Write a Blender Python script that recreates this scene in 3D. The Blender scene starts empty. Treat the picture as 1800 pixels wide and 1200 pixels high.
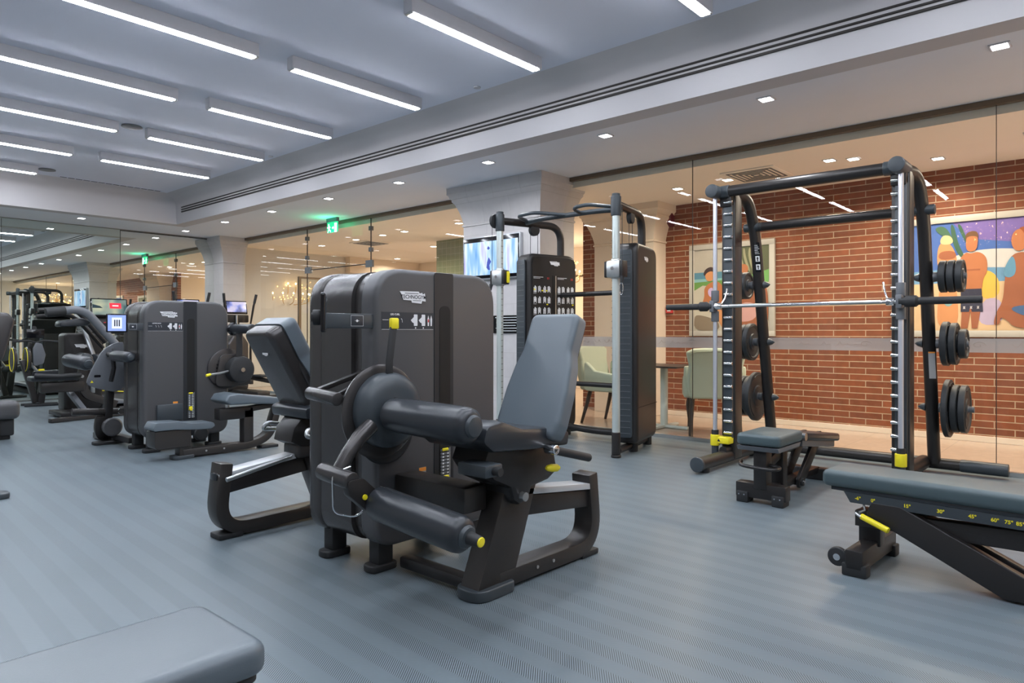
import bpy, bmesh, math, random
from mathutils import Vector, Matrix
random.seed(7)
SC = bpy.context.scene
COL = SC.collection
PI = math.pi
R = math.radians
V = Vector

# ------------------------------------------------------------------ camera
cam_d = bpy.data.cameras.new('camera'); cam = bpy.data.objects.new('camera', cam_d); COL.objects.link(cam)
cam_d.sensor_width = 36; cam_d.sensor_fit = 'HORIZONTAL'; cam_d.lens = 36 * 1208 / 1800
cam_d.shift_y = -16 / 1800
cam_d.clip_start = .05; cam_d.clip_end = 100
cam.location = (0, 0, 1.15)
cam.rotation_euler = (R(90), 0, R(-90 + 41.6))
SC.camera = cam
# ------------------------------------------------------------------ world, exposure
W = bpy.data.worlds.new('world'); SC.world = W; W.use_nodes = True
W.node_tree.nodes['Background'].inputs[0].default_value = (.5, .55, .6, 1)
W.node_tree.nodes['Background'].inputs[1].default_value = .2
SC.view_settings.view_transform = 'Standard'; SC.view_settings.look = 'None'
SC.view_settings.gamma = 1; SC.view_settings.use_curve_mapping = False
SC.view_settings.exposure = 0.0
LINEAR_STRENGTH = 70.0      # ceiling light bars
DOWN_W = 9.0                # gym downlight
CAFE_W = 20.0               # cafe downlight
BAR_TINT = (.86, .91, 1.0)
GX = 6.75                   # glass wall
MY = 13.65                  # mirror wall
ZS = 3.03                   # soffit height
ZC = 3.5                    # main ceiling height

# ------------------------------------------------------------------ materials
def nt(m): return m.node_tree.nodes, m.node_tree.links
def mat(name, col, rough=.5, metal=0., spec=.5, bump=0., bscale=200., var=0., coat=0., aniso=0.):
    m = bpy.data.materials.new(name); m.use_nodes = True
    N, L = nt(m); b = N['Principled BSDF']
    b.inputs['Base Color'].default_value = (*col, 1); b.inputs['Roughness'].default_value = rough
    b.inputs['Metallic'].default_value = metal; b.inputs['Specular IOR Level'].default_value = spec
    b.inputs['Coat Weight'].default_value = coat
    tc = N.new('ShaderNodeTexCoord')
    nz = N.new('ShaderNodeTexNoise'); nz.inputs['Scale'].default_value = bscale; nz.inputs['Detail'].default_value = 3
    L.new(tc.outputs['Object'], nz.inputs['Vector'])
    if bump:
        bp = N.new('ShaderNodeBump'); bp.inputs['Strength'].default_value = bump; bp.inputs['Distance'].default_value = .002
        L.new(nz.outputs['Fac'], bp.inputs['Height']); L.new(bp.outputs['Normal'], b.inputs['Normal'])
    if var:
        n2 = N.new('ShaderNodeTexNoise'); n2.inputs['Scale'].default_value = 3; n2.inputs['Detail'].default_value = 4
        L.new(tc.outputs['Object'], n2.inputs['Vector'])
        mx = N.new('ShaderNodeMix'); mx.data_type = 'RGBA'
        mx.inputs[6].default_value = (*[c * (1 - var) for c in col], 1); mx.inputs[7].default_value = (*[min(1, c * (1 + var)) for c in col], 1)
        L.new(n2.outputs['Fac'], mx.inputs[0]); L.new(mx.outputs[2], b.inputs['Base Color'])
    return m
def emis(name, col, s):
    m = bpy.data.materials.new(name); m.use_nodes = True
    N, L = nt(m); b = N['Principled BSDF']
    b.inputs['Base Color'].default_value = (*[c * .3 for c in col], 1)
    b.inputs['Emission Color'].default_value = (*col, 1); b.inputs['Emission Strength'].default_value = s
    return m
M = {}
M['shell'] = mat('graphite_shell', (.066, .062, .062), .27, .45, .5, .05, 900)
M['face'] = mat('graphite_face_panel', (.084, .084, .089), .40, .2, .5, .05, 900)
M['black'] = mat('satin_black_metal', (.022, .020, .020), .38, .2)
M['frame'] = mat('dark_bronze_frame', (.042, .038, .036), .36, .35)
M['gloss'] = mat('gloss_black', (.006, .006, .008), .12, 0)
M['rubber'] = mat('black_rubber', (.018, .019, .021), .6)
M['slate'] = mat('slate_plastic', (.042, .052, .061), .38)
M['grey'] = mat('mid_grey_plastic', (.13, .14, .155), .4)
M['pad'] = mat('grey_blue_upholstery', (.108, .134, .156), .34, 0, .5, .12, 500)
M['padd'] = mat('dark_upholstery', (.025, .029, .035), .29, 0, .5, .12, 500)
M['chrome'] = mat('chrome', (.75, .76, .78), .14, 1)
M['steel'] = mat('brushed_steel', (.52, .54, .55), .3, .9)
M['pole'] = mat('pale_anodised_pole', (.62, .68, .66), .3, .55)
M['yellow'] = mat('yellow_plastic', (.85, .72, .02), .4)
M['white'] = mat('white_print', (.75, .76, .78), .5)
M['dgrey'] = mat('placard_navy', (.022, .028, .038), .4)
M['red'] = mat('red_print', (.6, .04, .04), .5)
M['orange'] = mat('orange_print', (.85, .30, .04), .5)
M['plate'] = mat('rubber_weight_plate', (.030, .034, .038), .5, 0, .5, .1, 300)
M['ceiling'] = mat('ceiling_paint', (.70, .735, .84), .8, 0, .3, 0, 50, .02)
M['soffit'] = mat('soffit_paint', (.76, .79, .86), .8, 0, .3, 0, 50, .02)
M['wall'] = mat('wall_paint', (.60, .58, .55), .7, 0, .3, 0, 50, .03)
M['slot'] = mat('slot_dark', (.03, .025, .022), .7)
M['bronze'] = mat('bronze_head_track', (.17, .125, .085), .4, .4)
M['cafewall'] = mat('cafe_wall_paint', (.74, .63, .52), .7, 0, .3, 0, 50, .03)
M['cafeceil'] = mat('cafe_ceiling_paint', (.88, .80, .72), .8, 0, .3)
M['sage'] = mat('sage_velvet', (.46, .50, .40), .75, 0, .2, .2, 300)
M['wood'] = mat('dark_wood_leg', (.035, .022, .016), .4)
M['tablew'] = mat('table_white_metal', (.62, .66, .62), .4)
M['fixture'] = mat('white_fixture_body', (.55, .55, .58), .5)
M['greentile'] = mat('green_glass_tile', (.22, .24, .15), .25)
M['aluf'] = mat('silver_tv_rim', (.5, .52, .55), .35, .6)
M['light'] = emis('light_bar_diffuser', BAR_TINT, LINEAR_STRENGTH)
M['down'] = emis('downlight_lens', (.95, .95, 1), 14)
M['cdown'] = emis('warm_downlight_lens', (1, .9, .76), 14)
M['green'] = emis('exit_green', (.02, .75, .30), 1.0)
M['exitw'] = emis('exit_white', (.55, 1, .8), 3.0)
M['gold'] = emis('candle_bulb', (1, .62, .22), 26)
M['brass'] = mat('chandelier_brass', (.6, .38, .12), .3, .9)

def tile_mat(name, c1, c2, mort, bw, bh, msz, off=.5, rough=.6, bump=.5, axes='YZ', noise=.3):
    m = bpy.data.materials.new(name); m.use_nodes = True
    N, L = nt(m); b = N['Principled BSDF']; b.inputs['Roughness'].default_value = rough
    tc = N.new('ShaderNodeTexCoord'); sp = N.new('ShaderNodeSeparateXYZ'); cb = N.new('ShaderNodeCombineXYZ')
    L.new(tc.outputs['Object'], sp.inputs[0])
    L.new(sp.outputs[axes[0]], cb.inputs['X']); L.new(sp.outputs[axes[1]], cb.inputs['Y'])
    br = N.new('ShaderNodeTexBrick'); br.offset = off
    br.inputs['Scale'].default_value = 1; br.inputs['Brick Width'].default_value = bw; br.inputs['Row Height'].default_value = bh
    br.inputs['Mortar Size'].default_value = msz; br.inputs['Mortar Smooth'].default_value = .2; br.inputs['Bias'].default_value = 0
    br.inputs['Color1'].default_value = (*c1, 1); br.inputs['Color2'].default_value = (*c2, 1); br.inputs['Mortar'].default_value = (*mort, 1)
    L.new(cb.outputs[0], br.inputs['Vector'])
    nz = N.new('ShaderNodeTexNoise'); nz.inputs['Scale'].default_value = 14; nz.inputs['Detail'].default_value = 5
    L.new(tc.outputs['Object'], nz.inputs['Vector'])
    mr = N.new('ShaderNodeMapRange'); mr.inputs[3].default_value = 1 - noise; mr.inputs[4].default_value = 1 + noise
    L.new(nz.outputs['Fac'], mr.inputs[0])
    mx = N.new('ShaderNodeMix'); mx.data_type = 'RGBA'; mx.blend_type = 'MULTIPLY'; mx.inputs[0].default_value = 1
    L.new(br.outputs['Color'], mx.inputs[6]); L.new(mr.outputs[0], mx.inputs[7])
    L.new(mx.outputs[2], b.inputs['Base Color'])
    if bump:
        bp = N.new('ShaderNodeBump'); bp.inputs['Strength'].default_value = bump; bp.inputs['Distance'].default_value = .006; bp.invert = True
        L.new(br.outputs['Fac'], bp.inputs['Height']); L.new(bp.outputs['Normal'], b.inputs['Normal'])
    return m
M['brick'] = tile_mat('roman_brick', (.235, .066, .023), (.165, .048, .019), (.42, .31, .21), .352, .0735, .0052, .5, .7, .6)
M['stone'] = tile_mat('pillar_stone_blocks', (.58, .56, .56), (.56, .54, .54), (.45, .43, .42), .45, .3, .002, .5, .55, .2, 'YZ', .06)
M['cafefloor'] = tile_mat('polished_stone_floor', (.46, .35, .27), (.44, .335, .26), (.34, .27, .22), .8, .8, .003, 0, .22, .05, 'XY', .12)

def floor_mat():
    m = bpy.data.materials.new('woven_striped_floor'); m.use_nodes = True
    N, L = nt(m); b = N['Principled BSDF']
    b.inputs['Roughness'].default_value = .38; b.inputs['Specular IOR Level'].default_value = .5
    tc = N.new('ShaderNodeTexCoord'); sp = N.new('ShaderNodeSeparateXYZ'); L.new(tc.outputs['Object'], sp.inputs[0])
    def mth(op, a, bb=None):
        n = N.new('ShaderNodeMath'); n.operation = op
        for i, q in enumerate((a, bb)):
            if q is None: continue
            if isinstance(q, (int, float)): n.inputs[i].default_value = q
            else: L.new(q, n.inputs[i])
        return n.outputs[0]
    X, Y = sp.outputs['X'], sp.outputs['Y']
    rot = R(3)
    u = mth('ADD', mth('MULTIPLY', X, math.cos(rot)), mth('MULTIPLY', Y, -math.sin(rot)))
    band = mth('SINE', mth('MULTIPLY', u, 2 * PI / .15))
    bandf = mth('MULTIPLY', mth('ADD', mth('MULTIPLY', band, 6), 1), .5)
    cl = N.new('ShaderNodeClamp'); L.new(bandf, cl.inputs[0]); bf = cl.outputs[0]
    l1 = mth('SINE', mth('MULTIPLY', mth('ADD', mth('MULTIPLY', X, .62), mth('MULTIPLY', Y, -.80)), 2 * PI / .0078))
    l2 = mth('SINE', mth('MULTIPLY', mth('ADD', X, Y), 2 * PI / .009))
    a1 = mth('MULTIPLY', mth('MULTIPLY', l1, bf), .62)
    a2 = mth('MULTIPLY', mth('MULTIPLY', l2, mth('SUBTRACT', 1, bf)), .10)
    nz = N.new('ShaderNodeTexNoise'); nz.inputs['Scale'].default_value = 1.2; nz.inputs['Detail'].default_value = 4
    L.new(tc.outputs['Object'], nz.inputs['Vector'])
    s = mth('ADD', mth('ADD', a1, a2), mth('ADD', .90, mth('MULTIPLY', nz.outputs['Fac'], .2)))
    s = mth('ADD', s, mth('MULTIPLY', bf, -.10))
    mx = N.new('ShaderNodeMix'); mx.data_type = 'RGBA'; mx.blend_type = 'MULTIPLY'; mx.inputs[0].default_value = 1
    mx.inputs[6].default_value = (.142, .176, .198, 1); L.new(s, mx.inputs[7])
    L.new(mx.outputs[2], b.inputs['Base Color'])
    return m
M['floor'] = floor_mat()
def glass_mat(name, tint, ior=1.5):
    m = bpy.data.materials.new(name); m.use_nodes = True
    N, L = nt(m)
    for n in list(N):
        if n.type == 'BSDF_PRINCIPLED': N.remove(n)
    o = [n for n in N if n.type == 'OUTPUT_MATERIAL'][0]
    t = N.new('ShaderNodeBsdfTransparent'); t.inputs[0].default_value = (*tint, 1)
    g = N.new('ShaderNodeBsdfGlossy'); g.inputs['Roughness'].default_value = 0; g.inputs['Color'].default_value = (1, 1, 1, 1)
    f = N.new('ShaderNodeFresnel'); f.inputs[0].default_value = ior
    x = N.new('ShaderNodeMixShader'); ge = N.new('ShaderNodeNewGeometry'); sb = N.new('ShaderNodeMath'); sb.operation = 'SUBTRACT'; sb.inputs[0].default_value = 1; L.new(ge.outputs['Backfacing'], sb.inputs[1])
    mu = N.new('ShaderNodeMath'); mu.operation = 'MULTIPLY'; L.new(f.outputs[0], mu.inputs[0]); L.new(sb.outputs[0], mu.inputs[1])
    L.new(mu.outputs[0], x.inputs[0]); L.new(t.outputs[0], x.inputs[1]); L.new(g.outputs[0], x.inputs[2])
    L.new(x.outputs[0], o.inputs[0])
    return m
M['glass'] = glass_mat('clear_glass', (.97, .985, .97), 1.38)
M['etch'] = mat('etched_glass_band', (.62, .58, .54), .7)
N_, L_ = nt(M['etch']); x_ = N_.new('ShaderNodeMixShader'); t_ = N_.new('ShaderNodeBsdfTransparent'); x_.inputs[0].default_value = .55
o_ = [n for n in N_ if n.type == 'OUTPUT_MATERIAL'][0]
L_.new(t_.outputs[0], x_.inputs[1]); L_.new(N_['Principled BSDF'].outputs[0], x_.inputs[2]); L_.new(x_.outputs[0], o_.inputs[0])
M['etch2'] = mat('etched_script', (.36, .30, .26), .6)
M['mirror'] = mat('wall_mirror', (.80, .82, .78), .0, 1)
M['mirrorg'] = mat('wall_mirror_green', (.70, .76, .70), .0, 1)

# ------------------------------------------------------------------ mesh building
class MB:
    """collects shapes (world coordinates) and links them as ONE mesh object"""
    def __init__(s): s.bm = bmesh.new()
    def _add(s, bm2, Mx=None):
        if Mx is not None: bmesh.ops.transform(bm2, matrix=Mx, verts=bm2.verts)
        me = bpy.data.meshes.new('tmp'); bm2.to_mesh(me); bm2.free(); s.bm.from_mesh(me); bpy.data.meshes.remove(me)
        return s
    def box(s, x0, x1, y0, y1, z0, z1, r=0., seg=2, rot=None, piv=None):
        b = bmesh.new(); bmesh.ops.create_cube(b, size=1)
        bmesh.ops.scale(b, vec=(abs(x1 - x0), abs(y1 - y0), abs(z1 - z0)), verts=b.verts)
        if r: bmesh.ops.bevel(b, geom=b.edges[:], offset=min(r, .49 * min(abs(x1 - x0), abs(y1 - y0), abs(z1 - z0))), segments=seg, profile=.5, affect='EDGES')
        c = V(((x0 + x1) / 2, (y0 + y1) / 2, (z0 + z1) / 2))
        Mx = Matrix.Translation(c)
        if rot is not None:
            p = V(piv) if piv is not None else c
            Mx = Matrix.Translation(p) @ rot @ Matrix.Translation(c - p)
        return s._add(b, Mx)
    def cyl(s, p0, p1, r, r2=None, seg=24, bev=0.):
        p0, p1 = V(p0), V(p1); d = p1 - p0; L = d.length
        b = bmesh.new(); bmesh.ops.create_cone(b, cap_ends=True, cap_tris=False, segments=seg, radius1=r, radius2=r if r2 is None else r2, depth=L)
        if bev:
            es = [e for e in b.edges if len(e.link_faces) == 2 and any(len(f.verts) > 4 for f in e.link_faces)]
            bmesh.ops.bevel(b, geom=es, offset=bev, segments=3, profile=.5, affect='EDGES')
        q = V((0, 0, 1)).rotation_difference(d.normalized())
        return s._add(b, Matrix.Translation((p0 + p1) / 2) @ q.to_matrix().to_4x4())
    def sph(s, c, r, sc=(1, 1, 1), seg=20):
        b = bmesh.new(); bmesh.ops.create_uvsphere(b, u_segments=seg, v_segments=seg // 2, radius=r)
        return s._add(b, Matrix.Translation(c) @ Matrix.Diagonal((*sc, 1)))
    def prism(s, pts, o, ux, uy, t, bev=0., seg=3, front=True, back=True):
        """polygon pts (2D) in the plane o + a*ux + b*uy, extruded by t along ux x uy (centred start at o)"""
        o, ux, uy = V(o), V(ux).normalized(), V(uy).normalized(); n = ux.cross(uy)
        b = bmesh.new()
        v0 = [b.verts.new(o + ux * a + uy * c) for a, c in pts]
        v1 = [b.verts.new(v.co + n * t) for v in v0]
        f0 = b.faces.new(v0[::-1]); f1 = b.faces.new(v1)
        k = len(pts)
        for i in range(k): b.faces.new((v0[i], v0[(i + 1) % k], v1[(i + 1) % k], v1[i]))
        bmesh.ops.recalc_face_normals(b, faces=b.faces)
        if bev:
            es = (list(f0.edges) if back else []) + (list(f1.edges) if front else [])
            bmesh.ops.bevel(b, geom=es, offset=bev, segments=seg, profile=.5, affect='EDGES', clamp_overlap=True)
        return s._add(b)
    def tube(s, pts, r, seg=12, closed=False, ry=None, up=None, cap=True):
        pts = [V(p) for p in pts]; n = len(pts)
        b = bmesh.new(); rings = []
        prev = None
        for i, p in enumerate(pts):
            if closed: t = (pts[(i + 1) % n] - pts[i - 1])
            else: t = (pts[min(i + 1, n - 1)] - pts[max(i - 1, 0)])
            t.normalize()
            if up is not None: a = V(up) - t * V(up).dot(t); a.normalize()
            elif prev is None:
                a = V((0, 0, 1)) if abs(t.z) < .9 else V((1, 0, 0)); a = (a - t * a.dot(t)).normalized()
            else: a = (prev - t * prev.dot(t)).normalized()
            prev = a; c = t.cross(a)
            rr = r[i] if isinstance(r, (list, tuple)) else r
            r2 = rr if ry is None else ry
            rings.append([b.verts.new(p + a * math.cos(2 * PI * k / seg) * rr + c * math.sin(2 * PI * k / seg) * r2) for k in range(seg)])
        m = n if closed else n - 1
        for i in range(m):
            A, B = rings[i], rings[(i + 1) % n]
            for k in range(seg): b.faces.new((A[k], A[(k + 1) % seg], B[(k + 1) % seg], B[k]))
        if not closed and cap: b.faces.new(rings[0][::-1]); b.faces.new(rings[-1])
        bmesh.ops.recalc_face_normals(b, faces=b.faces)
        return s._add(b)
    def bar(s, pts, w, h, up=(0, 1, 0), closed=False):
        """rectangular section swept on pts; w along `up`, h across"""
        pts = [V(p) for p in pts]; n = len(pts); b = bmesh.new(); rings = []
        for i, p in enumerate(pts):
            t = (pts[min(i + 1, n - 1)] - pts[max(i - 1, 0)]).normalized()
            a = (V(up) - t * V(up).dot(t)).normalized(); c = t.cross(a)
            rings.append([b.verts.new(p + a * w / 2 * q1 + c * h / 2 * q2) for q1, q2 in ((1, 1), (-1, 1), (-1, -1), (1, -1))])
        for i in range(n - 1):
            A, B = rings[i], rings[i + 1]
            for k in range(4): b.faces.new((A[k], A[(k + 1) % 4], B[(k + 1) % 4], B[k]))
        b.faces.new(rings[0][::-1]); b.faces.new(rings[-1])
        bmesh.ops.recalc_face_normals(b, faces=b.faces)
        lon = [e for e in b.edges if len(e.link_faces) == 2 and e.calc_face_angle(0) > .8]
        bmesh.ops.bevel(b, geom=lon, offset=min(w, h) * .1, segments=2, profile=.5, affect='EDGES', clamp_overlap=True)
        return s._add(b)
    def lathe(s, prof, o, ax, seg=32):
        o = V(o); ax = V(ax).normalized(); a = V((0, 0, 1)) if abs(ax.z) < .9 else V((1, 0, 0))
        a = (a - ax * a.dot(ax)).normalized(); c = ax.cross(a)
        b = bmesh.new(); rings = []
        for d, r in prof:
            rings.append([b.verts.new(o + ax * d + (a * math.cos(2 * PI * k / seg) + c * math.sin(2 * PI * k / seg)) * max(r, .0004)) for k in range(seg)])
        for i in range(len(rings) - 1):
            for k in range(seg): b.faces.new((rings[i][k], rings[i][(k + 1) % seg], rings[i + 1][(k + 1) % seg], rings[i + 1][k]))
        b.faces.new(rings[0][::-1]); b.faces.new(rings[-1])
        bmesh.ops.recalc_face_normals(b, faces=b.faces)
        return s._add(b)
    def text(s, body, size, o, ux, uy, ext=.0005, align='CENTER', shear=0, bold=0):
        cu = bpy.data.curves.new('t', 'FONT'); cu.body = body; cu.size = size; cu.extrude = ext; cu.align_x = align; cu.align_y = 'CENTER'; cu.shear = shear; cu.offset = bold
        ob = bpy.data.objects.new('t', cu); COL.objects.link(ob)
        dg = bpy.context.evaluated_depsgraph_get(); me = bpy.data.meshes.new_from_object(ob.evaluated_get(dg))
        bpy.data.objects.remove(ob); bpy.data.curves.remove(cu)
        b = bmesh.new(); b.from_mesh(me); bpy.data.meshes.remove(me)
        ux, uy = V(ux).normalized(), V(uy).normalized(); n = ux.cross(uy)
        Mx = Matrix((ux, uy, n)).transposed().to_4x4(); Mx.translation = V(o)
        return s._add(b, Mx)
    def build(s, name, m, parent=None, label=None, sharp=35):
        bmesh.ops.remove_doubles(s.bm, verts=s.bm.verts, dist=1e-6)
        me = bpy.data.meshes.new(name)
        org = V((0, 0, 0))
        if parent is None:
            xs = [v.co for v in s.bm.verts]
            org = V(((min(v.x for v in xs) + max(v.x for v in xs)) / 2, (min(v.y for v in xs) + max(v.y for v in xs)) / 2, min(v.z for v in xs)))
        else:
            p = parent
            while p.parent: p = p.parent
            org = p.location.copy()
        bmesh.ops.translate(s.bm, vec=-org, verts=s.bm.verts)
        s.bm.to_mesh(me); s.bm.free()
        me.materials.append(m if not isinstance(m, str) else M[m])
        me.polygons.foreach_set('use_smooth', [True] * len(me.polygons)); me.set_sharp_from_angle(angle=R(sharp)); me.update()
        ob = bpy.data.objects.new(name, me); COL.objects.link(ob)
        if parent is None: ob.location = org
        else: ob.parent = parent
        if label: ob['label'] = label
        return ob
def tag(o, label, cat, group=None, kind=None):
    if label: o['label'] = label
    if cat: o['category'] = cat
    if group: o['group'] = group
    if kind: o['kind'] = kind
    return o
def thing(name, loc, label, cat, group=None):
    o = bpy.data.objects.new(name, None); COL.objects.link(o); o.location = loc; o.empty_display_size = .1
    return tag(o, label, cat, group)
def struct(name, mb, m): return tag(mb.build(name, m), None, None, None, 'structure')
def dup(root, loc, rz=0., label=None, group=None):
    def cp(o, par):
        c = o.copy(); COL.objects.link(c)
        if par is not None: c.parent = par
        for ch in list(o.children):
            cp(ch, c)
        return c
    r = cp(root, None); r.location = loc; r.rotation_euler = (0, 0, rz)
    if label: r['label'] = label
    if group: r['group'] = group
    return r
def place(root, loc, rz=0.): root.location = loc; root.rotation_euler = (0, 0, rz)
def rpoly(pts, r, seg=6):
    out = []; n = len(pts)
    for i in range(n):
        rr = r[i] if isinstance(r, (list, tuple)) else r
        p, a, b = V(pts[i]), V(pts[i - 1]), V(pts[(i + 1) % n])
        if rr <= 0: out.append((p.x, p.y)); continue
        d1, d2 = (a - p), (b - p); l1, l2 = d1.length, d2.length; d1.normalize(); d2.normalize()
        ang = d1.angle(d2); t = min(rr / math.tan(ang / 2), .49 * l1, .49 * l2)
        p1, p2 = p + d1 * t, p + d2 * t
        for k in range(seg + 1):
            u = k / seg; q = p1.lerp(p, u).lerp(p.lerp(p2, u), u); out.append((q.x, q.y))
    return out
def rect(x0, x1, z0, z1): return [(x0, z0), (x1, z0), (x1, z1), (x0, z1)]
def arc(c, r, a0, a1, n, ax=(1, 0, 0), ay=(0, 0, 1)):
    return [V(c) + V(ax) * r * math.cos(a0 + (a1 - a0) * k / n) + V(ay) * r * math.sin(a0 + (a1 - a0) * k / n) for k in range(n + 1)]
def rpath(pts, r, seg=6):
    pts = [V(p) for p in pts]; out = [pts[0]]
    for i in range(1, len(pts) - 1):
        p, a, b = pts[i], pts[i - 1], pts[i + 1]; d1, d2 = a - p, b - p; l1, l2 = d1.length, d2.length; d1.normalize(); d2.normalize()
        rr = r[i - 1] if isinstance(r, (list, tuple)) else r
        t = min(rr, .49 * l1, .49 * l2)
        p1, p2 = p + d1 * t, p + d2 * t
        for k in range(seg + 1):
            u = k / seg; out.append(p1.lerp(p, u).lerp(p.lerp(p2, u), u))
    out.append(pts[-1]); return out
XA, YA, ZA = V((1, 0, 0)), V((0, 1, 0)), V((0, 0, 1))

# ================================================================== THE ROOM
X0, Y0 = -3.2, -3.2
struct('floor', MB().box(X0, GX + .03, Y0, MY + .02, -.05, 0), 'floor')
struct('floor', MB().box(GX + .03, 12.5, Y0, 17, -.05, -.002), 'cafefloor')
struct('ceiling', MB().box(X0, 4.95, Y0, 12.15, ZC, ZC + .06), 'ceiling')
# soffit: slab over the walkway, curved cove rising to the main ceiling
def cove():
    mb = MB()
    prof = [(5.08, ZS), (5.055, ZS + .12), (5.05, ZS + .30), (5.03, ZS + .36), (4.98, ZS + .41), (4.90, ZS + .45), (4.80, ZC), (4.80, ZC + .06), (5.3, ZC + .06), (5.3, ZS)]
    # along y (L-shape mitred at the inner corner)
    ye = 12.32
    b = bmesh.new()
    a = [b.verts.new((x, Y0, z)) for x, z in prof]
    c = [b.verts.new((x, ye - (5.08 - x), z)) for x, z in prof]
    d = [b.verts.new((X0, ye - (5.08 - x), z)) for x, z in prof]
    k = len(prof)
    for i in range(k):
        j = (i + 1) % k
        b.faces.new((a[i], a[j], c[j], c[i])); b.faces.new((c[i], c[j], d[j], d[i]))
    bmesh.ops.recalc_face_normals(b, faces=b.faces)
    mb._add(b); return mb
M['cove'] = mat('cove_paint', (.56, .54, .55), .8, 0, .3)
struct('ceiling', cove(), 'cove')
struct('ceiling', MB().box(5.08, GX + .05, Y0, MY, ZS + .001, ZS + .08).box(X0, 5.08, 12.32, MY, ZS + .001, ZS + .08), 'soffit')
for i, zz in enumerate((.175, .215, .255)):
    struct('trim_%d' % (i + 1), MB().box(5.036, 5.058, Y0, 12.05, ZS + zz, ZS + zz + (.012 if i else .016)), 'slot')
struct('wall_left', MB().box(X0 - .1, X0, Y0, MY, 0, ZC), 'wall')
struct('wall_back', MB().box(X0, 12.5, Y0 - .1, Y0, 0, ZC), 'wall')
# mirror wall
struct('wall_far', MB().box(X0, 12.5, MY + .03, MY + .12, 0, ZC), 'wall')
struct('mirror_wall', MB().box(X0, 4.62, MY, MY + .02, .02, ZS - .01), 'mirrorg')
struct('mirror_wall', MB().box(4.628, 6.35, MY, MY + .02, .02, ZS - .03), 'mirror')
struct('trim_4', MB().box(4.62, 4.628, MY - .003, MY + .02, .02, ZS - .02).box(2.845, 2.85, MY - .003, MY + .02, .02, ZS - .02).box(4.628, 6.25, MY - .004, MY + .02, ZS - .03, ZS - .018), 'slot')
# pillars
def pillar(name, x0, x1, y0, y1, m, ov=(.12, .12, .12, .2), zb=2.52, capm=None):
    """body plus flared capital; ov = overhang at -x, +x, -y, +y"""
    struct(name, MB().box(x0, x1, y0, y1, 0, zb), m)
    prof = [(0, zb), (.10, zb + .003), (.10, zb + .02), (.0, zb + .035), (.09, zb + .11), (.27, zb + .21), (.50, zb + .30), (.70, zb + .335), (.70, zb + .36), (.80, zb + .37), (.86, zb + .41), (1.0, zb + .43), (1.0, ZS)]
    b = bmesh.new(); rings = []
    for f, z in prof:
        rings.append([b.verts.new(p) for p in ((x0 - ov[0] * f, y0 - ov[2] * f, z), (x1 + ov[1] * f, y0 - ov[2] * f, z), (x1 + ov[1] * f, y1 + ov[3] * f, z), (x0 - ov[0] * f, y1 + ov[3] * f, z))])
    for i in range(len(rings) - 1):
        for k in range(4): b.faces.new((rings[i][k], rings[i][(k + 1) % 4], rings[i + 1][(k + 1) % 4], rings[i + 1][k]))
    b.faces.new(rings[0][::-1]); b.faces.new(rings[-1])
    bmesh.ops.recalc_face_normals(b, faces=b.faces)
    mb = MB(); mb._add(b); struct(name + '_capital', mb, m)
pillar('pillar', 6.30, 6.97, 5.15, 6.44, 'stone')
pillar('pillar', 6.35, 6.80, 13.25, MY + .02, 'stone', (.14, .0, .14, 0))
pillar('pillar', 8.36, 8.75, 4.82, 5.80, 'cafewall', (.16, 0, .16, .16), 2.4)
# glass wall
YD0, YD1 = 9.02, 10.88       # double door
cuts = [Y0, .76, 3.42, 5.15]
n = 1
for a, b_ in zip(cuts[:-1], cuts[1:]):
    struct('window_%d' % n, MB().box(GX - .006, GX + .006, a + .003, b_ - .003, .04, ZS - .04), 'glass'); n += 1
for a, b_ in ((6.44, YD0), (YD1, 13.25)):
    struct('window_%d' % n, MB().box(GX - .006, GX + .006, a + .003, b_ - .003, .04, ZS - .04), 'glass'); n += 1
struct('window_%d' % n, MB().box(GX - .006, GX + .006, YD0 + .003, YD1 - .003, 2.26, ZS - .04), 'glass')
for k, (a, b_) in enumerate(((YD0, 9.95), (9.95, YD1))):
    d = struct('door_%d' % (k + 1), MB().box(GX - .006, GX + .006, a + .006, b_ - .006, .01, 2.25), 'glass')
    hx = 9.95 + (.08 if k else -.08)
    MB().cyl((GX - .05, hx, .8), (GX - .05, hx, 1.4), .014).cyl((GX - .05, hx, .85), (GX, hx, .85), .008).cyl((GX - .05, hx, 1.35), (GX, hx, 1.35), .008).build('door_handle', 'chrome', d)
    e = YD0 if k == 0 else YD1; sgn = 1 if k == 0 else -1
    MB().box(GX - .02, GX + .02, e - sgn * .05, e + sgn * .12, 2.20, 2.31).build('patch_fitting', 'grey', d)
struct('trim_5', MB().box(GX - .03, GX + .03, Y0, 5.03, ZS - .045, ZS).box(GX - .03, GX + .03, 6.69, 13.22, ZS - .045, ZS), 'bronze')
struct('trim_6', MB().box(GX - .025, GX + .025, Y0, 5.15, 0, .035).box(GX - .025, GX + .025, 6.44, YD0, 0, .035).box(GX - .025, GX + .025, YD1, 13.25, 0, .035), 'steel')
mbs = MB()
for y, lo in ((.76, .04), (3.42, .04)): mbs.box(GX - .007, GX + .007, y - .002, y + .002, lo, ZS - .04)
for y in (YD0, YD1): mbs.box(GX - .008, GX + .008, y - .005, y + .005, .04, ZS - .04)
mbs.box(GX - .008, GX + .008, YD0, YD1, 2.248, 2.262)
struct('trim_7', mbs, 'slot')
mbs = MB()
for y in (YD0, YD1):
    for z in (2.48, 2.82): mbs.box(GX - .03, GX + .03, y - .03, y + .03, z - .035, z + .035, .004)
struct('trim_8', mbs, 'grey')
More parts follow.
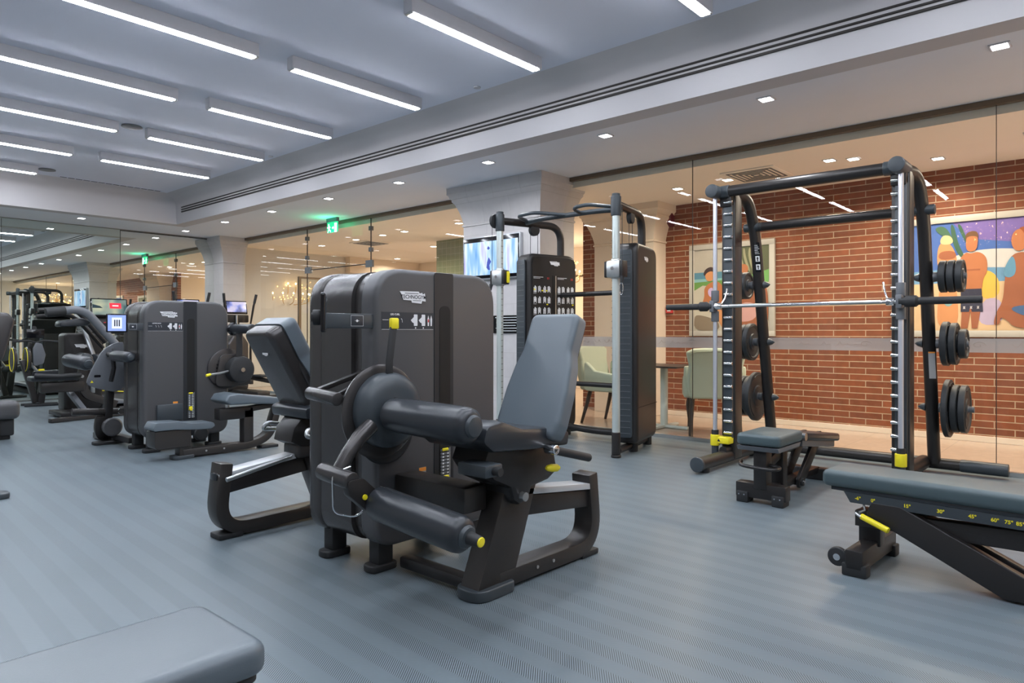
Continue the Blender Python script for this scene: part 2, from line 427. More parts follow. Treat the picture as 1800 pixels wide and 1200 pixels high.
# etched band with flowing script
t = struct('trim_9', MB().box(GX - .009, GX - .0065, Y0, 5.15, .985, 1.10), 'etch')
def script(y, z, ln, h, seed):
    rd = random.Random(seed); pts = []; k = int(ln / .006)
    for i in range(k):
        u = i / k * ln; w = math.sin(u * 95 + seed) * .5 + .5
        hh = h * (.55 if int(u / .07) % 3 else 1.3)
        pts.append((GX - .0105, y - u - .006 * math.cos(u * 95 + seed), z + (w - .35) * hh + .004 * math.sin(u * 31)))
    return pts
mbs = MB()
for i, y0 in enumerate((4.9, 4.05, 3.2, 2.35, 1.5, .65)):
    for j, (dx, ln) in enumerate(((0, .16), (.22, .1), (.37, .2))):
        mbs.tube(script(y0 - dx, 1.04, ln, .026, i * 3 + j), .0013, 5)
    mbs.tube([(GX - .0105, y0 - .62 - .05 * math.cos(a) * (1 - a / 9), 1.045 + .03 * math.sin(a) * (1 - a / 9)) for a in [q * .3 for q in range(24)]], .0013, 5)
mbs.build('script_lettering', 'etch2', t)
# cafe shell
struct('wall_brick', MB().box(8.7, 8.8, Y0, 6.25, 0, 2.93), 'brick')
struct('baseboard_brick', MB().box(8.67, 8.7, Y0, 4.8, 0, .06), 'cafewall')
struct('ceiling', MB().box(GX + .05, 12.5, Y0, 17, 2.92, 3.0), 'cafeceil')
struct('wall_cafe_side', MB().box(8.8, 11.6, 6.15, 6.25, 0, 2.92), 'cafewall')
struct('wall_cafe_far', MB().box(11.6, 11.7, 6.2, 17, 0, 2.92), 'cafewall')
struct('wall_cafe_end', MB().box(GX, 12.5, 17, 17.1, 0, 2.92), 'cafewall')
struct('wall_cafe_return', MB().box(GX + .3, 8.15, 15.6, 15.7, 0, 2.92), 'cafewall')
struct('wall_tiled', MB().box(9.0, 9.12, 9.15, 9.95, 0, 2.92), tile_mat('green_tiles', (.24, .26, .16), (.22, .25, .15), (.4, .4, .3), .12, .12, .003, 0, .3, .1, 'YZ', .1))
struct('trim_10', MB().box(11.56, 11.6, 9.5, 13.5, 2.30, 2.34).box(11.56, 11.6, 6.3, 9.0, 2.3, 2.34), 'bronze')
struct('beam', MB().box(9.5, 11.6, 13.5, 14.2, 2.55, 2.92), 'cafewall')
struct('window_%d' % (n + 1), MB().box(7.3, 8.9, 12.0, 12.01, 0, 2.2), 'glass')
struct('trim_11', MB().box(7.25, 7.3, 11.98, 12.03, 0, 2.2).box(8.9, 8.95, 11.98, 12.03, 0, 2.2).box(7.25, 8.95, 11.98, 12.03, 2.2, 2.24), 'bronze')

# ------------------------------------------------------------------ ceiling lights
ORD = ['nearest', 'second', 'third', 'fourth', 'fifth', 'sixth', 'seventh', 'eighth', 'ninth', 'tenth', 'eleventh', 'twelfth']
def light_bar(x0, x1, y, label):
    t = thing('light_bar', ((x0 + x1) / 2, y, ZC), label, 'ceiling light', 'white light bars on the gym ceiling')
    MB().box(x0, x1, y - .045, y + .045, ZC - .105, ZC, .004).build('housing', 'fixture', t)
    MB().box(x0 + .03, x1 - .03, y - .033, y + .033, ZC - .113, ZC - .104).build('diffuser', 'light', t)
    for xe in (x0 + .012, x1 - .012): MB().box(xe - .01, xe + .01, y - .035, y + .035, ZC - .115, ZC - .104, .002).build('end_clip', 'steel', t)
    return t
k = 0
for i in range(-1, 5):
    light_bar(3.12, 4.56, 3.75 + 1.55 * i, 'white ceiling light bar in the right-hand column, %s to the camera' % (ORD[i + 1] if i > -1 else ORD[0]) if i > -1 else 'white ceiling light bar whose end just shows at the top edge of the photo')
for i in range(-1, 6):
    light_bar(1.36, 2.82, 3.75 + 1.55 * i, 'white ceiling light bar in the left-hand column, %s to the camera' % ORD[i + 1])
for i in range(-3, 6):  # unseen column, added to brighten the left floor and ceiling
    light_bar(-.40, 1.06, 3.75 + 1.55 * i, 'added ceiling light bar in an unseen third column, out of frame on the left')
for i in (-3, -2):  # rows behind the camera, added to raise the gym's light level
    for a in (1.36, 3.12): light_bar(a, a + 1.45, 3.75 + 1.55 * i, 'added ceiling light bar, unseen behind the camera')
def downlight(x, y, z, label, cafe=False):
    g = 'square downlights in the cafe ceiling' if cafe else 'square downlights in the gym soffit'
    t = thing('downlight', (x, y, z), label, 'downlight', g)
    MB().box(x - .06, x + .06, y - .06, y + .06, z - .006, z + .004, .002).build('trim_ring', 'fixture', t)
    MB().box(x - .045, x + .045, y - .045, y + .045, z - .009, z - .005).build('lens', 'cdown' if cafe else 'down', t)
    ld = bpy.data.lights.new('lamp', 'AREA'); ld.shape = 'SQUARE'; ld.size = .08; ld.energy = CAFE_W if cafe else DOWN_W
    ld.color = (1, .86, .70) if cafe else (.95, .96, 1)
    ld.spread = R(155 if cafe else 150)
    lo = bpy.data.objects.new('lamp', ld); COL.objects.link(lo); lo.parent = t; lo.location = (0, 0, -.02)
    return t
for k in range(9):
    downlight(5.5, .60 + 1.545 * k, ZS, 'soffit downlight in the row along the glass wall, %s to the camera' % ORD[k])
for k, x in enumerate((3.75, 1.9)):
    downlight(x, 12.8, ZS, 'soffit downlight before the mirror wall, %s from the corner pillar' % ('first' if k == 0 else 'second'))
cd = [(7.55, 2.05), (7.45, 2.25), (7.62, 3.42), (7.68, 4.09), (7.62, .6), (7.6, -1.2), (7.75, 8.03), (7.75, 9.4), (7.78, 10.05), (7.82, 10.92), (7.9, 12.2), (9.5, 10.6), (10.5, 13.0), (9.7, 14.6), (9.9, 8.0), (8.1, 1.4), (8.1, -.4)]
for k, (x, y) in enumerate(cd):
    downlight(x, y, 2.92, 'warm square downlight in the cafe ceiling, %s' % ('above the white table', 'beside the one above the white table', 'over the sage chair seen beside the frame', 'nearest the stone pillar on its right', 'above the beach painting', 'furthest right along the glass', 'just left of the stone pillar', 'second left of the stone pillar', 'third left of the stone pillar', 'beside the square grille', 'above the left door edge', 'beyond the doors in the middle', 'furthest back on the right', 'furthest back on the left', 'behind the stone pillar', 'close before the brick wall', 'close before the brick wall at the far right')[k], True)
def disc_thing(name, x, y, z, r, m, label, cat, grp=None):
    return tag(MB().cyl((x, y, z - .012), (x, y, z + .002), r, r * .96, 28, .004).build(name, m), label, cat, grp)
disc_thing('ceiling_speaker', 2.985, 8.45, ZC, .11, 'grey', 'round grey ceiling speaker, the nearer one', 'speaker', 'round ceiling speakers')
disc_thing('ceiling_speaker', 2.96, 11.6, ZC, .11, 'grey', 'round grey ceiling speaker near the long grille', 'speaker', 'round ceiling speakers')
disc_thing('smoke_detector', 4.70, 4.62, ZC, .035, 'fixture', 'small white smoke detector on the ceiling, the nearer one', 'smoke detector', 'smoke detectors')
disc_thing('smoke_detector', 4.72, 8.5, ZC, .035, 'fixture', 'small white smoke detector on the ceiling, the farther one', 'smoke detector', 'smoke detectors')
t = thing('ceiling_grille', (3.95, 11.95, ZC), 'long narrow slotted air grille at the far end of the main ceiling', 'air vent')
MB().box(3.2, 4.68, 11.93, 11.99, ZC - .006, ZC + .002).build('frame', 'ceiling', t)
mb = MB()
for k in range(14): mb.box(3.22 + k * .104, 3.22 + k * .104 + .09, 11.94, 11.98, ZC - .008, ZC - .005)
mb.build('slots', 'slot', t)
def grille(x, y, label):
    t = thing('square_grille', (x, y, 2.92), label, 'air vent', 'square cafe ceiling grilles')
    MB().box(x - .3, x + .3, y - .3, y + .3, 2.905, 2.922, .004).build('frame', 'cafeceil', t)
    mb = MB()
    for k in range(5):
        r_ = .25 - k * .05
        mb.box(x - r_, x + r_, y - r_, y - r_ + .018, 2.9, 2.907).box(x - r_, x + r_, y + r_ - .018, y + r_, 2.9, 2.907).box(x - r_, x - r_ + .018, y - r_, y + r_, 2.9, 2.907).box(x + r_ - .018, x + r_, y - r_, y + r_, 2.9, 2.907)
    mb.build('vanes', 'grey', t)
grille(7.55, 3.05, 'square white air grille in the cafe ceiling above the brick wall picture')
grille(8.3, 11.1, 'square white air grille in the cafe ceiling beyond the glass doors')
# exit sign
t = thing('exit_sign', (6.5, 9.75, ZS), 'green running man exit sign hanging from the soffit by the glass', 'exit sign')
ex, ey = 6.5, 9.72
MB().box(ex - .025, ex + .025, ey - .15, ey + .15, 2.965, ZS, .004).build('housing', 'grey', t)
MB().box(ex - .006, ex + .006, ey - .15, ey + .15, 2.80, 2.965).build('panel', 'green', t)
mb = MB()
o_ = (ex - .0065, ey, 2.87); ux = (0, -1, 0)
mb.prism(rect(.06, .13, -.075, .075), o_, ux, ZA, -.001 * -1)
mb.cyl((ex - .0068, ey + .10, 2.925), (ex - .0085, ey + .10, 2.925), .016)
mb.prism([(-.12, .03), (-.085, .04), (-.05, .01), (-.055, 0), (-.08, .02), (-.075, -.02), (-.04, -.045), (-.05, -.07), (-.062, -.07), (-.06, -.05), (-.095, -.035), (-.125, -.075), (-.14, -.07), (-.11, -.02), (-.105, .015), (-.13, .0), (-.15, .005)], o_, ux, ZA, .001)
mb.prism([(-.01, .01), (.02, .01), (.02, .03), (.045, 0), (.02, -.03), (.02, -.01), (-.01, -.01)], o_, ux, ZA, .001)
mb.build('pictogram', 'exitw', t)
gl = bpy.data.lights.new('glow', 'AREA'); gl.size = .25; gl.energy = 2.2; gl.color = (.05, 1, .45)
go = bpy.data.objects.new('glow', gl); COL.objects.link(go); go.parent = t; go.location = (-.05, -.03, -.25); go.rotation_euler = (R(180), 0, 0)
gl.size = .2
# television on the pillar
t = thing('television', (6.3, 5.9, 1.82), 'flat television on the stone pillar showing a pale blue picture', 'television')
MB().box(6.24, 6.298, 5.41, 6.39, 1.815, 2.36, .006).build('rim', 'aluf', t)
MB().box(6.234, 6.241, 5.425, 6.375, 1.83, 2.345, .002).build('bezel', 'gloss', t)
def screen_mat(name, ramp, scale, axis, s, dist=0., vec=None):
    m = bpy.data.materials.new(name); m.use_nodes = True; N, L = nt(m); b = N['Principled BSDF']
    b.inputs['Base Color'].default_value = (.01, .01, .01, 1); b.inputs['Roughness'].default_value = .15
    tc = N.new('ShaderNodeTexCoord'); mp = N.new('ShaderNodeMapping'); mp.inputs['Scale'].default_value = vec or (1, 1, 1)
    L.new(tc.outputs['Object'], mp.inputs['Vector'])
    nz = N.new('ShaderNodeTexNoise'); nz.inputs['Scale'].default_value = scale; nz.inputs['Detail'].default_value = 2; L.new(mp.outputs[0], nz.inputs['Vector'])
    cr = N.new('ShaderNodeValToRGB'); L.new(nz.outputs['Fac'], cr.inputs[0])
    e = cr.color_ramp.elements
    e[0].position = ramp[0][0]; e[0].color = (*ramp[0][1], 1); e[1].position = ramp[-1][0]; e[1].color = (*ramp[-1][1], 1)
    for p, c in ramp[1:-1]: q = e.new(p); q.color = (*c, 1)
    L.new(cr.outputs[0], b.inputs['Emission Color']); b.inputs['Emission Strength'].default_value = s
    return m
tvm = screen_mat('tv_picture', [(.3, (.12, .35, .75)), (.45, (.35, .6, .95)), (.58, (.75, .88, 1)), (.7, (.55, .55, .9))], 2.2, 'y', 1.15, vec=(1, 5, .9))
MB().box(6.231, 6.2345, 5.44, 6.36, 1.87, 2.29).build('screen', tvm, t)
mb = MB(); mb.prism([(0, 0), (.03, .0), (.02, .06), (.05, .1), (.01, .16), (-.02, .1), (-.03, .03)], (6.2308, 5.93, 1.93), (0, -1, 0), ZA, .001)
mb.prism([(0, 0), (.03, .02), (.0, .05), (-.02, .02)], (6.2308, 5.93, 2.18), (0, -1, 0), ZA, .001)
mb.build('figure_on_screen', emis('tv_figure', (.05, .08, .45), .8), t)
# notice board beside the TV
t = thing('wall_notice', (6.3, 5.6, 1.12), 'dark wall notice with white writing on the stone pillar', 'sign')
MB().box(6.285, 6.3, 5.42, 5.9, 1.14, 1.36).build('board', 'gloss', t)
mb = MB()
for k, w in enumerate((.40, .34, .36, .28, .38, .30)): mb.box(6.283, 6.2855, 5.66 - w / 2, 5.66 + w / 2, 1.33 - k * .033, 1.338 - k * .033)
mb.build('writing', 'white', t)
# call point + alarm on brick
t = thing('fire_call_point', (8.7, 4.86, 1.42), 'small red fire call point on the brick by the cafe pillar', 'fire alarm')
MB().box(8.66, 8.70, 4.70, 4.80, 1.42, 1.52, .006).build('box', 'red', t)
MB().box(8.655, 8.662, 4.725, 4.775, 1.445, 1.495).build('pane', 'white', t)
t = thing('alarm_sounder', (8.7, 4.62, 2.66), 'dark red alarm sounder high on the brick wall', 'fire alarm')
MB().prism([(0, -.09), (.09, -.05), (.12, .05), (.08, .1), (0, .06)], (8.70, 4.68, 2.72), (-1, 0, 0), ZA, .11, .01).build('horn', mat('maroon', (.12, .012, .02), .4), t)

# ================================================================== SELECTORISED MACHINES
def logo(parent, o, ux, w, name='logo_plate', text=True, dark='dgrey'):
    """stepped white maker's plate w wide, centre o, reading along ux"""
    ux = V(ux).normalized(); n = ux.cross(ZA); s = w / 2; o = V(o) + n * .0006
    pts = [(-1, .27), (.45, .30), (.52, .20), (.72, .24), (.78, .14), (.93, .22), (1, -.25), (.72, -.22), (.66, -.38), (-.08, -.34), (-.12, -.22), (-.72, -.2), (-.86, .1)]
    p = MB().prism([(a * s, c * s * 1.05) for a, c in pts], o, ux, ZA, .0015).build(name, 'white', parent)
    mb = MB()
    if text: mb.text('TECHNOGYM', w * .157, o + n * .0018 + ZA * (-.03 * s) + ux * (.06 * s), ux, ZA, .0003, bold=w * .002)
    mb.prism(rect(-.62 * s, .42 * s, .17 * s, .205 * s), o + n * .0016, ux, ZA, .0004)
    mb.prism(rect(.0 * s, .62 * s, -.24 * s, -.21 * s), o + n * .0016, ux, ZA, .0004)
    mb.build('lettering', dark, p)
    return p
def tower(root, X, Y, sg, title, stack=True, half=False, deep=None):
    """shell tower. X = centre x, Y = user-side face, sg = -1 face looks to -y, +1 looks to +y"""
    def y(d): return Y - sg * d          # d = depth into the tower
    ux = V((1, 0, 0)) if sg < 0 else V((-1, 0, 0))
    out = V((0, sg, 0))
    xr = lambda a: X + a * ux.x
    body = rpoly([(-.41, .13), (.41, .13), (.41, 1.457), (-.41, 1.457)], [.13, .13, .17, .17], 10)
    inn = rpoly([(-.403, .14), (.403, .14), (.403, 1.45), (-.403, 1.45)], [.12, .12, .16, .16], 10)
    o = (X, y(.125), 0)
    if deep is None:
        MB().prism(body, o, ux, ZA, .125, .026, 5, True, True).build('front_shell', 'face', root)
        MB().prism(inn, (X, y(.166), 0), ux, ZA, .052).build('seam_band', 'shell', root)
    else:
        MB().prism(body, (X, y(.15), 0), ux, ZA, .15, .05, 6, True, True).build('front_shell', 'shell', root)
        MB().prism([(a * .985, (c - .8) * .99 + .8) for a, c in body], (X, y(deep), 0), ux, ZA, deep - .10, .035, 6, True, False).build('rear_shell', 'shell', root)
    f = V((X, Y, 0)) + out * .0008
    # black centre strip with a sunken window
    wx0, wx1 = -.045, .085
    MB().prism(rpoly([(wx0, .135), (wx1, .135), (wx1, 1.452), (wx0, 1.452)], .01, 2), f, ux, ZA, .003).build('centre_strip', 'strip', root)
    win = rpoly([(-.012, .30), (.062, .30), (.062, 1.285), (-.012, 1.285)], [.005, .005, .036, .036], 8)
    w = MB().prism(win, f + out * .003, ux, ZA, .0015).build('window', mat('window_black', (.002, .002, .002), .6) if 'wb' not in M else M['wb'], root)
    if stack:
        for k in range(15):
            z = .31 + k * .0165
            MB().box(min(xr(-.006), xr(.056)), max(xr(-.006), xr(.056)), min(Y + sg * .004, Y + sg * .010), max(Y + sg * .004, Y + sg * .010), z, z + .0125, .002, 1).build('stack_plate', 'grey', root)
        ws = MB().box(min(xr(.056), xr(.06)), max(xr(.056), xr(.06)), min(Y + sg * .004, Y + sg * .008), max(Y + sg * .004, Y + sg * .008), .31, .56).build('stack_guide', 'steel', root)
        mb = MB()
        for k in range(15):
            for a in (.004, .036): mb.box(min(xr(a), xr(a + .01)), max(xr(a), xr(a + .01)), min(Y + sg * .010, Y + sg * .0115), max(Y + sg * .010, Y + sg * .0115), .3125 + k * .0165, .320 + k * .0165)
        mb.build('weight_numbers', 'white', ws)
        MB().cyl((xr(.012), Y + sg * .008, .395), (xr(.012), Y + sg * .045, .395), .012).box(xr(.012) - .016, xr(.012) + .016, Y + sg * .03 - .006, Y + sg * .03 + .006, .395, .425, .004).box(xr(.02) - .02, xr(.02) + .02, Y + sg * .014 - .004, Y + sg * .014 + .004, .545, .56, .003).build('selector_pin', 'yellow', root)
    # logo, instruction placard, warning label
    if title is not None:
        logo(root, f + ux * -.185 + ZA * 1.325, ux, .165)
        pl = MB().prism(rect(-.375, -.052, 1.165, 1.247), f, ux, ZA, .0012).build('instruction_placard', 'dgrey', root)
        g = f + out * .0013
        mb = MB(); mb.text(title, .0125, g + ux * -.295 + ZA * 1.236, ux, ZA, .0003, bold=.0004)
        mb.prism(rect(-.375, -.052, 1.1635, 1.165), g, ux, ZA, .0004)
        mb.prism(rect(-.37, -.335, 1.2085, 1.2105), g, ux, ZA, .0004)
        for a in (-.168, -.118):       # printed exercise figures
            mb.prism(rpoly([(a - .011, 1.182), (a + .012, 1.182), (a + .012, 1.238), (a - .011, 1.238)], .003, 2), g, ux, ZA, .0004)
            mb.prism([(a - .03, 1.21), (a - .011, 1.225), (a - .011, 1.195), (a - .022, 1.2)], g, ux, ZA, .0004)
            mb.prism([(a + .004 * math.cos(q), 1.172 + .004 * math.sin(q)) for q in [i * PI / 4 for i in range(8)]], g, ux, ZA, .0004)
        for a in (-.085, -.066):       # two small body charts
            mb.prism([(a - .004, 1.182), (a + .004, 1.182), (a + .006, 1.215), (a + .003, 1.225), (a, 1.235), (a - .003, 1.225), (a - .006, 1.215)], g, ux, ZA, .0004)
        for k in range(3): mb.tube([V(g) + ux * (-.305 + k * .024 + .006 * math.cos(q)) + ZA * (1.198 + .018 * math.sin(q)) for q in [i * .5 for i in range(5)]], .0012, 5)
        mb.build('print', 'white', pl)
        MB().prism(rect(-.089, -.081, 1.2, 1.215), g + out * .0005, ux, ZA, .0004).build('muscle_mark', 'red', pl)
    lb = MB().prism(rect(-.145, -.10, .33, .48), f, ux, ZA, .0012).build('warning_label', mat('label_grey', (.42, .42, .42), .5) if 'lg' not in M else M['lg'], root)
    MB().prism(rect(-.145, -.10, .462, .48), f + out * .0012, ux, ZA, .0006).build('label_header', 'orange', lb)
    mb = MB()
    for k in range(8): mb.prism(rect(-.140, -.105, .340 + k * .0145, .343 + k * .0145), f + out * .0012, ux, ZA, .0004)
    mb.build('label_text', 'grey', lb)
    # feet
    for a in (-.30, .30):
        for d in ((.10,) if half else (.10,)):
            mb = MB().box(xr(a) - .045, xr(a) + .045, y(d) - .04, y(d) + .04, .03, .16, .01)
            mb.prism(rpoly([(-.085, -.05), (.07, -.05), (.07, .05), (-.085, .05)], [.045, .03, .03, .045], 6), (xr(a), y(d), .0), XA, YA, .035, .008)
            mb.build('foot', 'rubber', root)
M['railp'] = mat('pale_rail', (.55, .57, .59), .38, .35)
M['strip'] = mat('satin_dark_strip', (.014, .017, .022), .42)
M['chart'] = mat('matt_black_panel', (.006, .006, .007), .5)
M['wb'] = mat('window_black', (.002, .002, .002), .6)
M['lg'] = mat('label_grey', (.42, .42, .42), .5)

def console(root, X, Y, sg, cx, nrm, lit=False):
    """display bracket reaching sideways from the front shell; cx = screen x, nrm = screen normal"""
    out = V((0, sg, 0)); x1 = X - .41 if sg < 0 else X + .41
    s = -1 if sg < 0 else 1
    y0 = Y - sg * .03
    a, b = sorted((x1 - s * .03, cx - s * .03))
    MB().box(a, b, y0 - .012, y0 + .012, 1.168, 1.236, .004).build('display_arm', 'slate', root)
    c = x1 + s * .09
    lp = MB().box(c - .035, c + .035, y0 - .0135, y0 + .0135, 1.178, 1.228, .001).build('arm_label', 'dgrey', root)
    mb = MB().box(c - .033, c + .033, y0 - .0142, y0 - .0136, 1.2265, 1.2275).box(c - .033, c + .033, y0 - .0142, y0 - .0136, 1.1785, 1.1795).box(c - .034, c - .033, y0 - .0142, y0 - .0136, 1.1785, 1.2275).box(c + .033, c + .034, y0 - .0142, y0 - .0136, 1.1785, 1.2275)
    mb.cyl((c, y0 - .0136, 1.203), (c, y0 - .0145, 1.203), .006, seg=8).box(c - .012, c + .012, y0 - .0142, y0 - .0136, 1.2022, 1.2038)
    mb.build('label_print', 'white', lp)
    n = V(nrm).normalized(); u = ZA.cross(n).normalized(); w = n.cross(u); o = V((cx, Y + sg * .01, 1.235))
    k = MB().prism(rpoly(rect(-.085, .085, -.085, .085), .012, 4), o - n * .009, u, w, .018, .004).build('display', 'gloss', root)
    if lit:
        MB().prism(rect(-.072, .072, -.072, .072), o + n * .0095, u, w, .0008).build('display_screen', emis('display_blue', (.30, .42, .95), .9), k)
        mb = MB().prism(rect(-.04, .04, -.05, .05), o + n * .0105, u, w, .0008)
        mb.build('display_picture', emis('display_pale', (.75, .82, 1), 1.0), k)
        mb = MB()
        for q in range(3): mb.prism(rect(-.022 + q * .018, -.012 + q * .018, -.03, .03), o + n * .0115, u, w, .0006)
        mb.build('display_figure', 'dgrey', k)
    else:
        MB().prism(rect(-.072, .072, -.072, .072), o + n * .0095, u, w, .0008).build('display_screen', 'dgrey', k)
    MB().cyl(o - n * .01 - ZA * .02, o - n * .045 - ZA * .02, .034, .034, 24, .006).cyl(o - n * .045 - ZA * .02, o - n * .05 - ZA * .02, .02, .02, 20).build('camera_puck', 'rubber', root)

def roller(root, p0, p1, r, m='padd', tip=False):
    p0, p1 = V(p0), V(p1); d = (p1 - p0); L = d.length; d.normalize()
    prof = [(0, r * .35), (.004, r * .7), (.018, r * .92), (.045, r), (L * .5, r * 1.01), (L - .045, r), (L - .02, r * .94), (L - .006, r * .78), (L, r * .62)]
    R_ = MB().lathe(prof, p0, d).build('roller_pad', m, root)
    e = p0 + d * L
    MB().lathe([(-.01, r * .62), (.004, r * .62), (.014, r * .52), (.018, r * .30), (.019, .001)], e, d).build('end_cap', 'slate', R_)
    mb = MB().tube([p0 + d * .03 + V((0, 0, r * 1.005)), p0 + d * (L * .5) + V((0, 0, r * 1.012)), p1 - d * .05 + V((0, 0, r * 1.0))], .0012, 5)
    mb.build('seam', 'rubber', R_)
    if tip:
        MB().cyl(e + d * .01, e + d * .07, .026, .021, 20, .003).build('knob', 'rubber', root)
        MB().cyl(e + d * .069, e + d * .076, .0195, .018, 20, .002).build('knob_tip', 'yellow', root)

def backrest(root, c0, c1, yc, w0, w1, th, m_pad, sx, shell='shell', neck=True):
    """padded back from c0=(x,z) bottom to c1 top, pad faces sx*x; widths bottom/top"""
    a, b = V((c0[0], yc, c0[1])), V((c1[0], yc, c1[1])); w = (b - a); L = w.length; w.normalize()
    u = V((0, 1, 0)); n = u.cross(w)
    if n.x * sx < 0: u = -u; n = -n
    h0, h1 = w0 / 2, w1 / 2
    if neck: out = [(-h0 * .93, 0), (h0 * .93, 0), (h0, L * .12), (h0 * .98, L * .36), (h1 * 1.16, L * .56), (h1 * 1.0, L * .68), (h1, L), (-h1, L), (-h1 * 1.0, L * .68), (-h1 * 1.16, L * .56), (-h0 * .98, L * .36), (-h0, L * .12)]; rr = [.04, .04, .06, .15, .15, .1, .045, .045, .1, .15, .15, .06]
    else: out = rect(-h0, h0, 0, L); rr = .05
    out = rpoly(out, rr, 6)
    p = MB().prism(out, a, u, w, th, .026, 5, True, False).build('backrest', m_pad, root)
    ins = [(x * .93, y * .975 + L * .012) for x, y in out]
    MB().prism(ins, a - n * .028, u, w, .03, .018, 4, False, True).build('backrest_shell', shell, root)
    return a, u, w, n, L

def leg_machine(root, X, Y, sg, dy=0., kind='curl'):
    """frame and seat. local a grows to the seat's back, local b out of the tower; world = (X + a*s, Y + sg*b)"""
    s = 1 if sg < 0 else -1
    P = lambda a, b, z: V((X + s * a, Y + sg * b, z))
    ux = V((s, 0, 0)); B = .5 + dy            # frame centre line
    hw = .055
    def side(pts, b0, b1, bev=.006):          # prism of an (a, z) outline between b0 and b1
        mb = MB(); o = P(0, b0 if sg * s < 0 else b1, 0)
        # ux x ZA = (s,0,0)x(0,0,1) = (0,-s,0)
        o = V((X, Y + sg * b0, 0)); t = abs(b1 - b0)
        if (V((0, -s, 0)).y * sg) < 0: o = V((X, Y + sg * b1, 0))
        return mb.prism(pts, o, ux, ZA, t, bev, 2)
    # mast and foot
    side([(-.30, .03), (-.07, .03), (.10, .46), (-.12, .46)], B - hw, B + hw).build('front_leg', 'frame', root)
    c = P(-.20, B, 0)
    MB().prism(rpoly(rect(-.12, .12, -.085, .085), [.08, .03, .03, .08] if s > 0 else [.03, .08, .08, .03], 8), c, XA, YA, .05, .008).build('leg_foot', 'slate', root)
    # base rail sweeping up into the rear post
    pth = rpath([P(-.16, B, .055), P(.60, B, .045), P(.555, B, .42)], [.30], 12)
    MB().bar(pth, .115, .075).build('base_rail', 'frame', root)
    MB().box(*sorted((X + s * .46, X + s * .60)), *sorted((Y + sg * (B - .06), Y + sg * (B + .06))), 0, .03, .008).build('rear_foot', 'rubber', root)
    mb = MB()
    for a in (.10, .22): mb.cyl(P(a, B + .056, .055), P(a, B + .061, .055), .008, seg=14)
    mb.build('rail_bolts', 'steel', root)
    # seat rail, tilted
    side([(-.02, .44), (.60, .365), (.60, .335), (-.02, .41)], B - .055, B + .055, .003).build('slide_rail', 'railp', root)
    side([(-.02, .405), (.55, .335), (.55, .25), (-.02, .31)], B - .04, B + .04, .006).build('seat_beam', 'black', root)
    side([(.592, .369), (.608, .366), (.608, .330), (.592, .332)], B - .04, B + .04, .003).build('rail_end_cap', 'gloss', root)
    # beam to the tower
    a0, a1 = sorted((X + s * -.30, X + s * -.16)); b0, b1 = sorted((Y, Y + sg * (B - .02)))
    MB().box(a0, a1, b0, b1, .36, .475, .012).build('cross_beam', 'frame', root)
    MB().box(a0 + .03, a1 - .04, b0, b1, .02, .075, .012).build('floor_beam', 'black', root)
    # carriage
    side([(-.28, .665), (.10, .655), (.17, .58), (.19, .50), (.12, .465), (.0, .45), (-.02, .40), (-.08, .385), (-.12, .41), (-.14, .47), (-.25, .52), (-.31, .60)], B - .10, B + .11, .02).build('seat_carriage', 'black', root)
    MB().cyl(P(-.075, B + .10, .425), P(-.075, B + .135, .425), .02, seg=18).build('pivot_bolt', 'steel', root)
    # seat pad
    sp = rpoly([(-.42, .71), (-.395, .775), (-.30, .785), (-.18, .745), (.06, .725), (.15, .70), (.14, .635), (-.10, .645), (-.36, .665)], [.03, .04, .05, .08, .05, .03, .02, .03, .03], 5)
    side(sp, B - .19, B + .21, .022).build('seat', 'padd', root)
    if kind == 'curl': backrest(root, (X + s * .035, .66), (X + s * .275, 1.215), Y + sg * (B + .075), .37, .285, .075, 'pad', -s)
    # hand grip and lever
    g = B + .235
    if kind == 'curl': MB().tube([P(-.02, g - .02, .64), P(.08, g, .612), P(.26, g, .565)], .019, 12).build('hand_grip', 'rubber', root)
    if kind == 'curl': MB().cyl(P(-.02, g - .03, .64), P(-.02, g + .03, .64), .022, seg=22, bev=.005).build('grip_bolt', 'chrome', root)
    MB().lathe([(0, .006), (.01, .013), (.04, .018), (.075, .017), (.092, .009), (.095, .001)], P(.0, B + .19, .548), (s * 1, 0, -.12)).build('release_lever', 'yellow', root)
    MB().box(*sorted((X - s * .44, X - s * .34)), *sorted((Y + sg * (B + .08), Y + sg * (B + .24))), .575, .625, .008).build('range_selector', 'slate', root)
    MB().cyl(P(-.39, B + .24, .60), P(-.39, B + .275, .60), .017, seg=18).build('selector_knob', 'rubber', root)
    if kind != 'curl': return
    # cam, rollers, levers
    cx, cz = -.43, .79
    MB().lathe([(0, .205), (.004, .213), (.014, .215), (.02, .205), (.022, .19)], P(cx, .06, cz), (0, sg, 0), 56).build('cam_plate', 'shell', root)
    MB().lathe([(0, .15), (.002, .168), (.05, .170), (.075, .160), (.092, .135), (.10, .10), (.103, .001)], P(cx, .085, cz + .01), (0, sg, 0), 56).build('cam_drum', 'slate', root)
    MB().lathe([(0, .16), (.012, .165), (.02, .155), (.022, .001)], P(cx + .06, .02, .70), (0, sg, 0), 48).build('guide_disc', 'rubber', root)
    MB().cyl(P(-.50, .10, .80), P(-.50, .26, .80), .018, seg=18).build('roller_axle', 'steel', root)
    roller(root, P(-.495, .215, .795), P(-.49, .72, .785), .074)
    MB().tube([P(-.56, .165, .745), P(-.63, .18, .705), P(-.69, .18, .64), P(-.735, .18, .575)], [.036, .034, .031, .030], 16).build('lever_arm', 'shell', root)
    MB().cyl(P(-.76, .10, .572), P(-.75, .30, .555), .036, seg=24, bev=.006).build('clamp_barrel', 'shell', root)
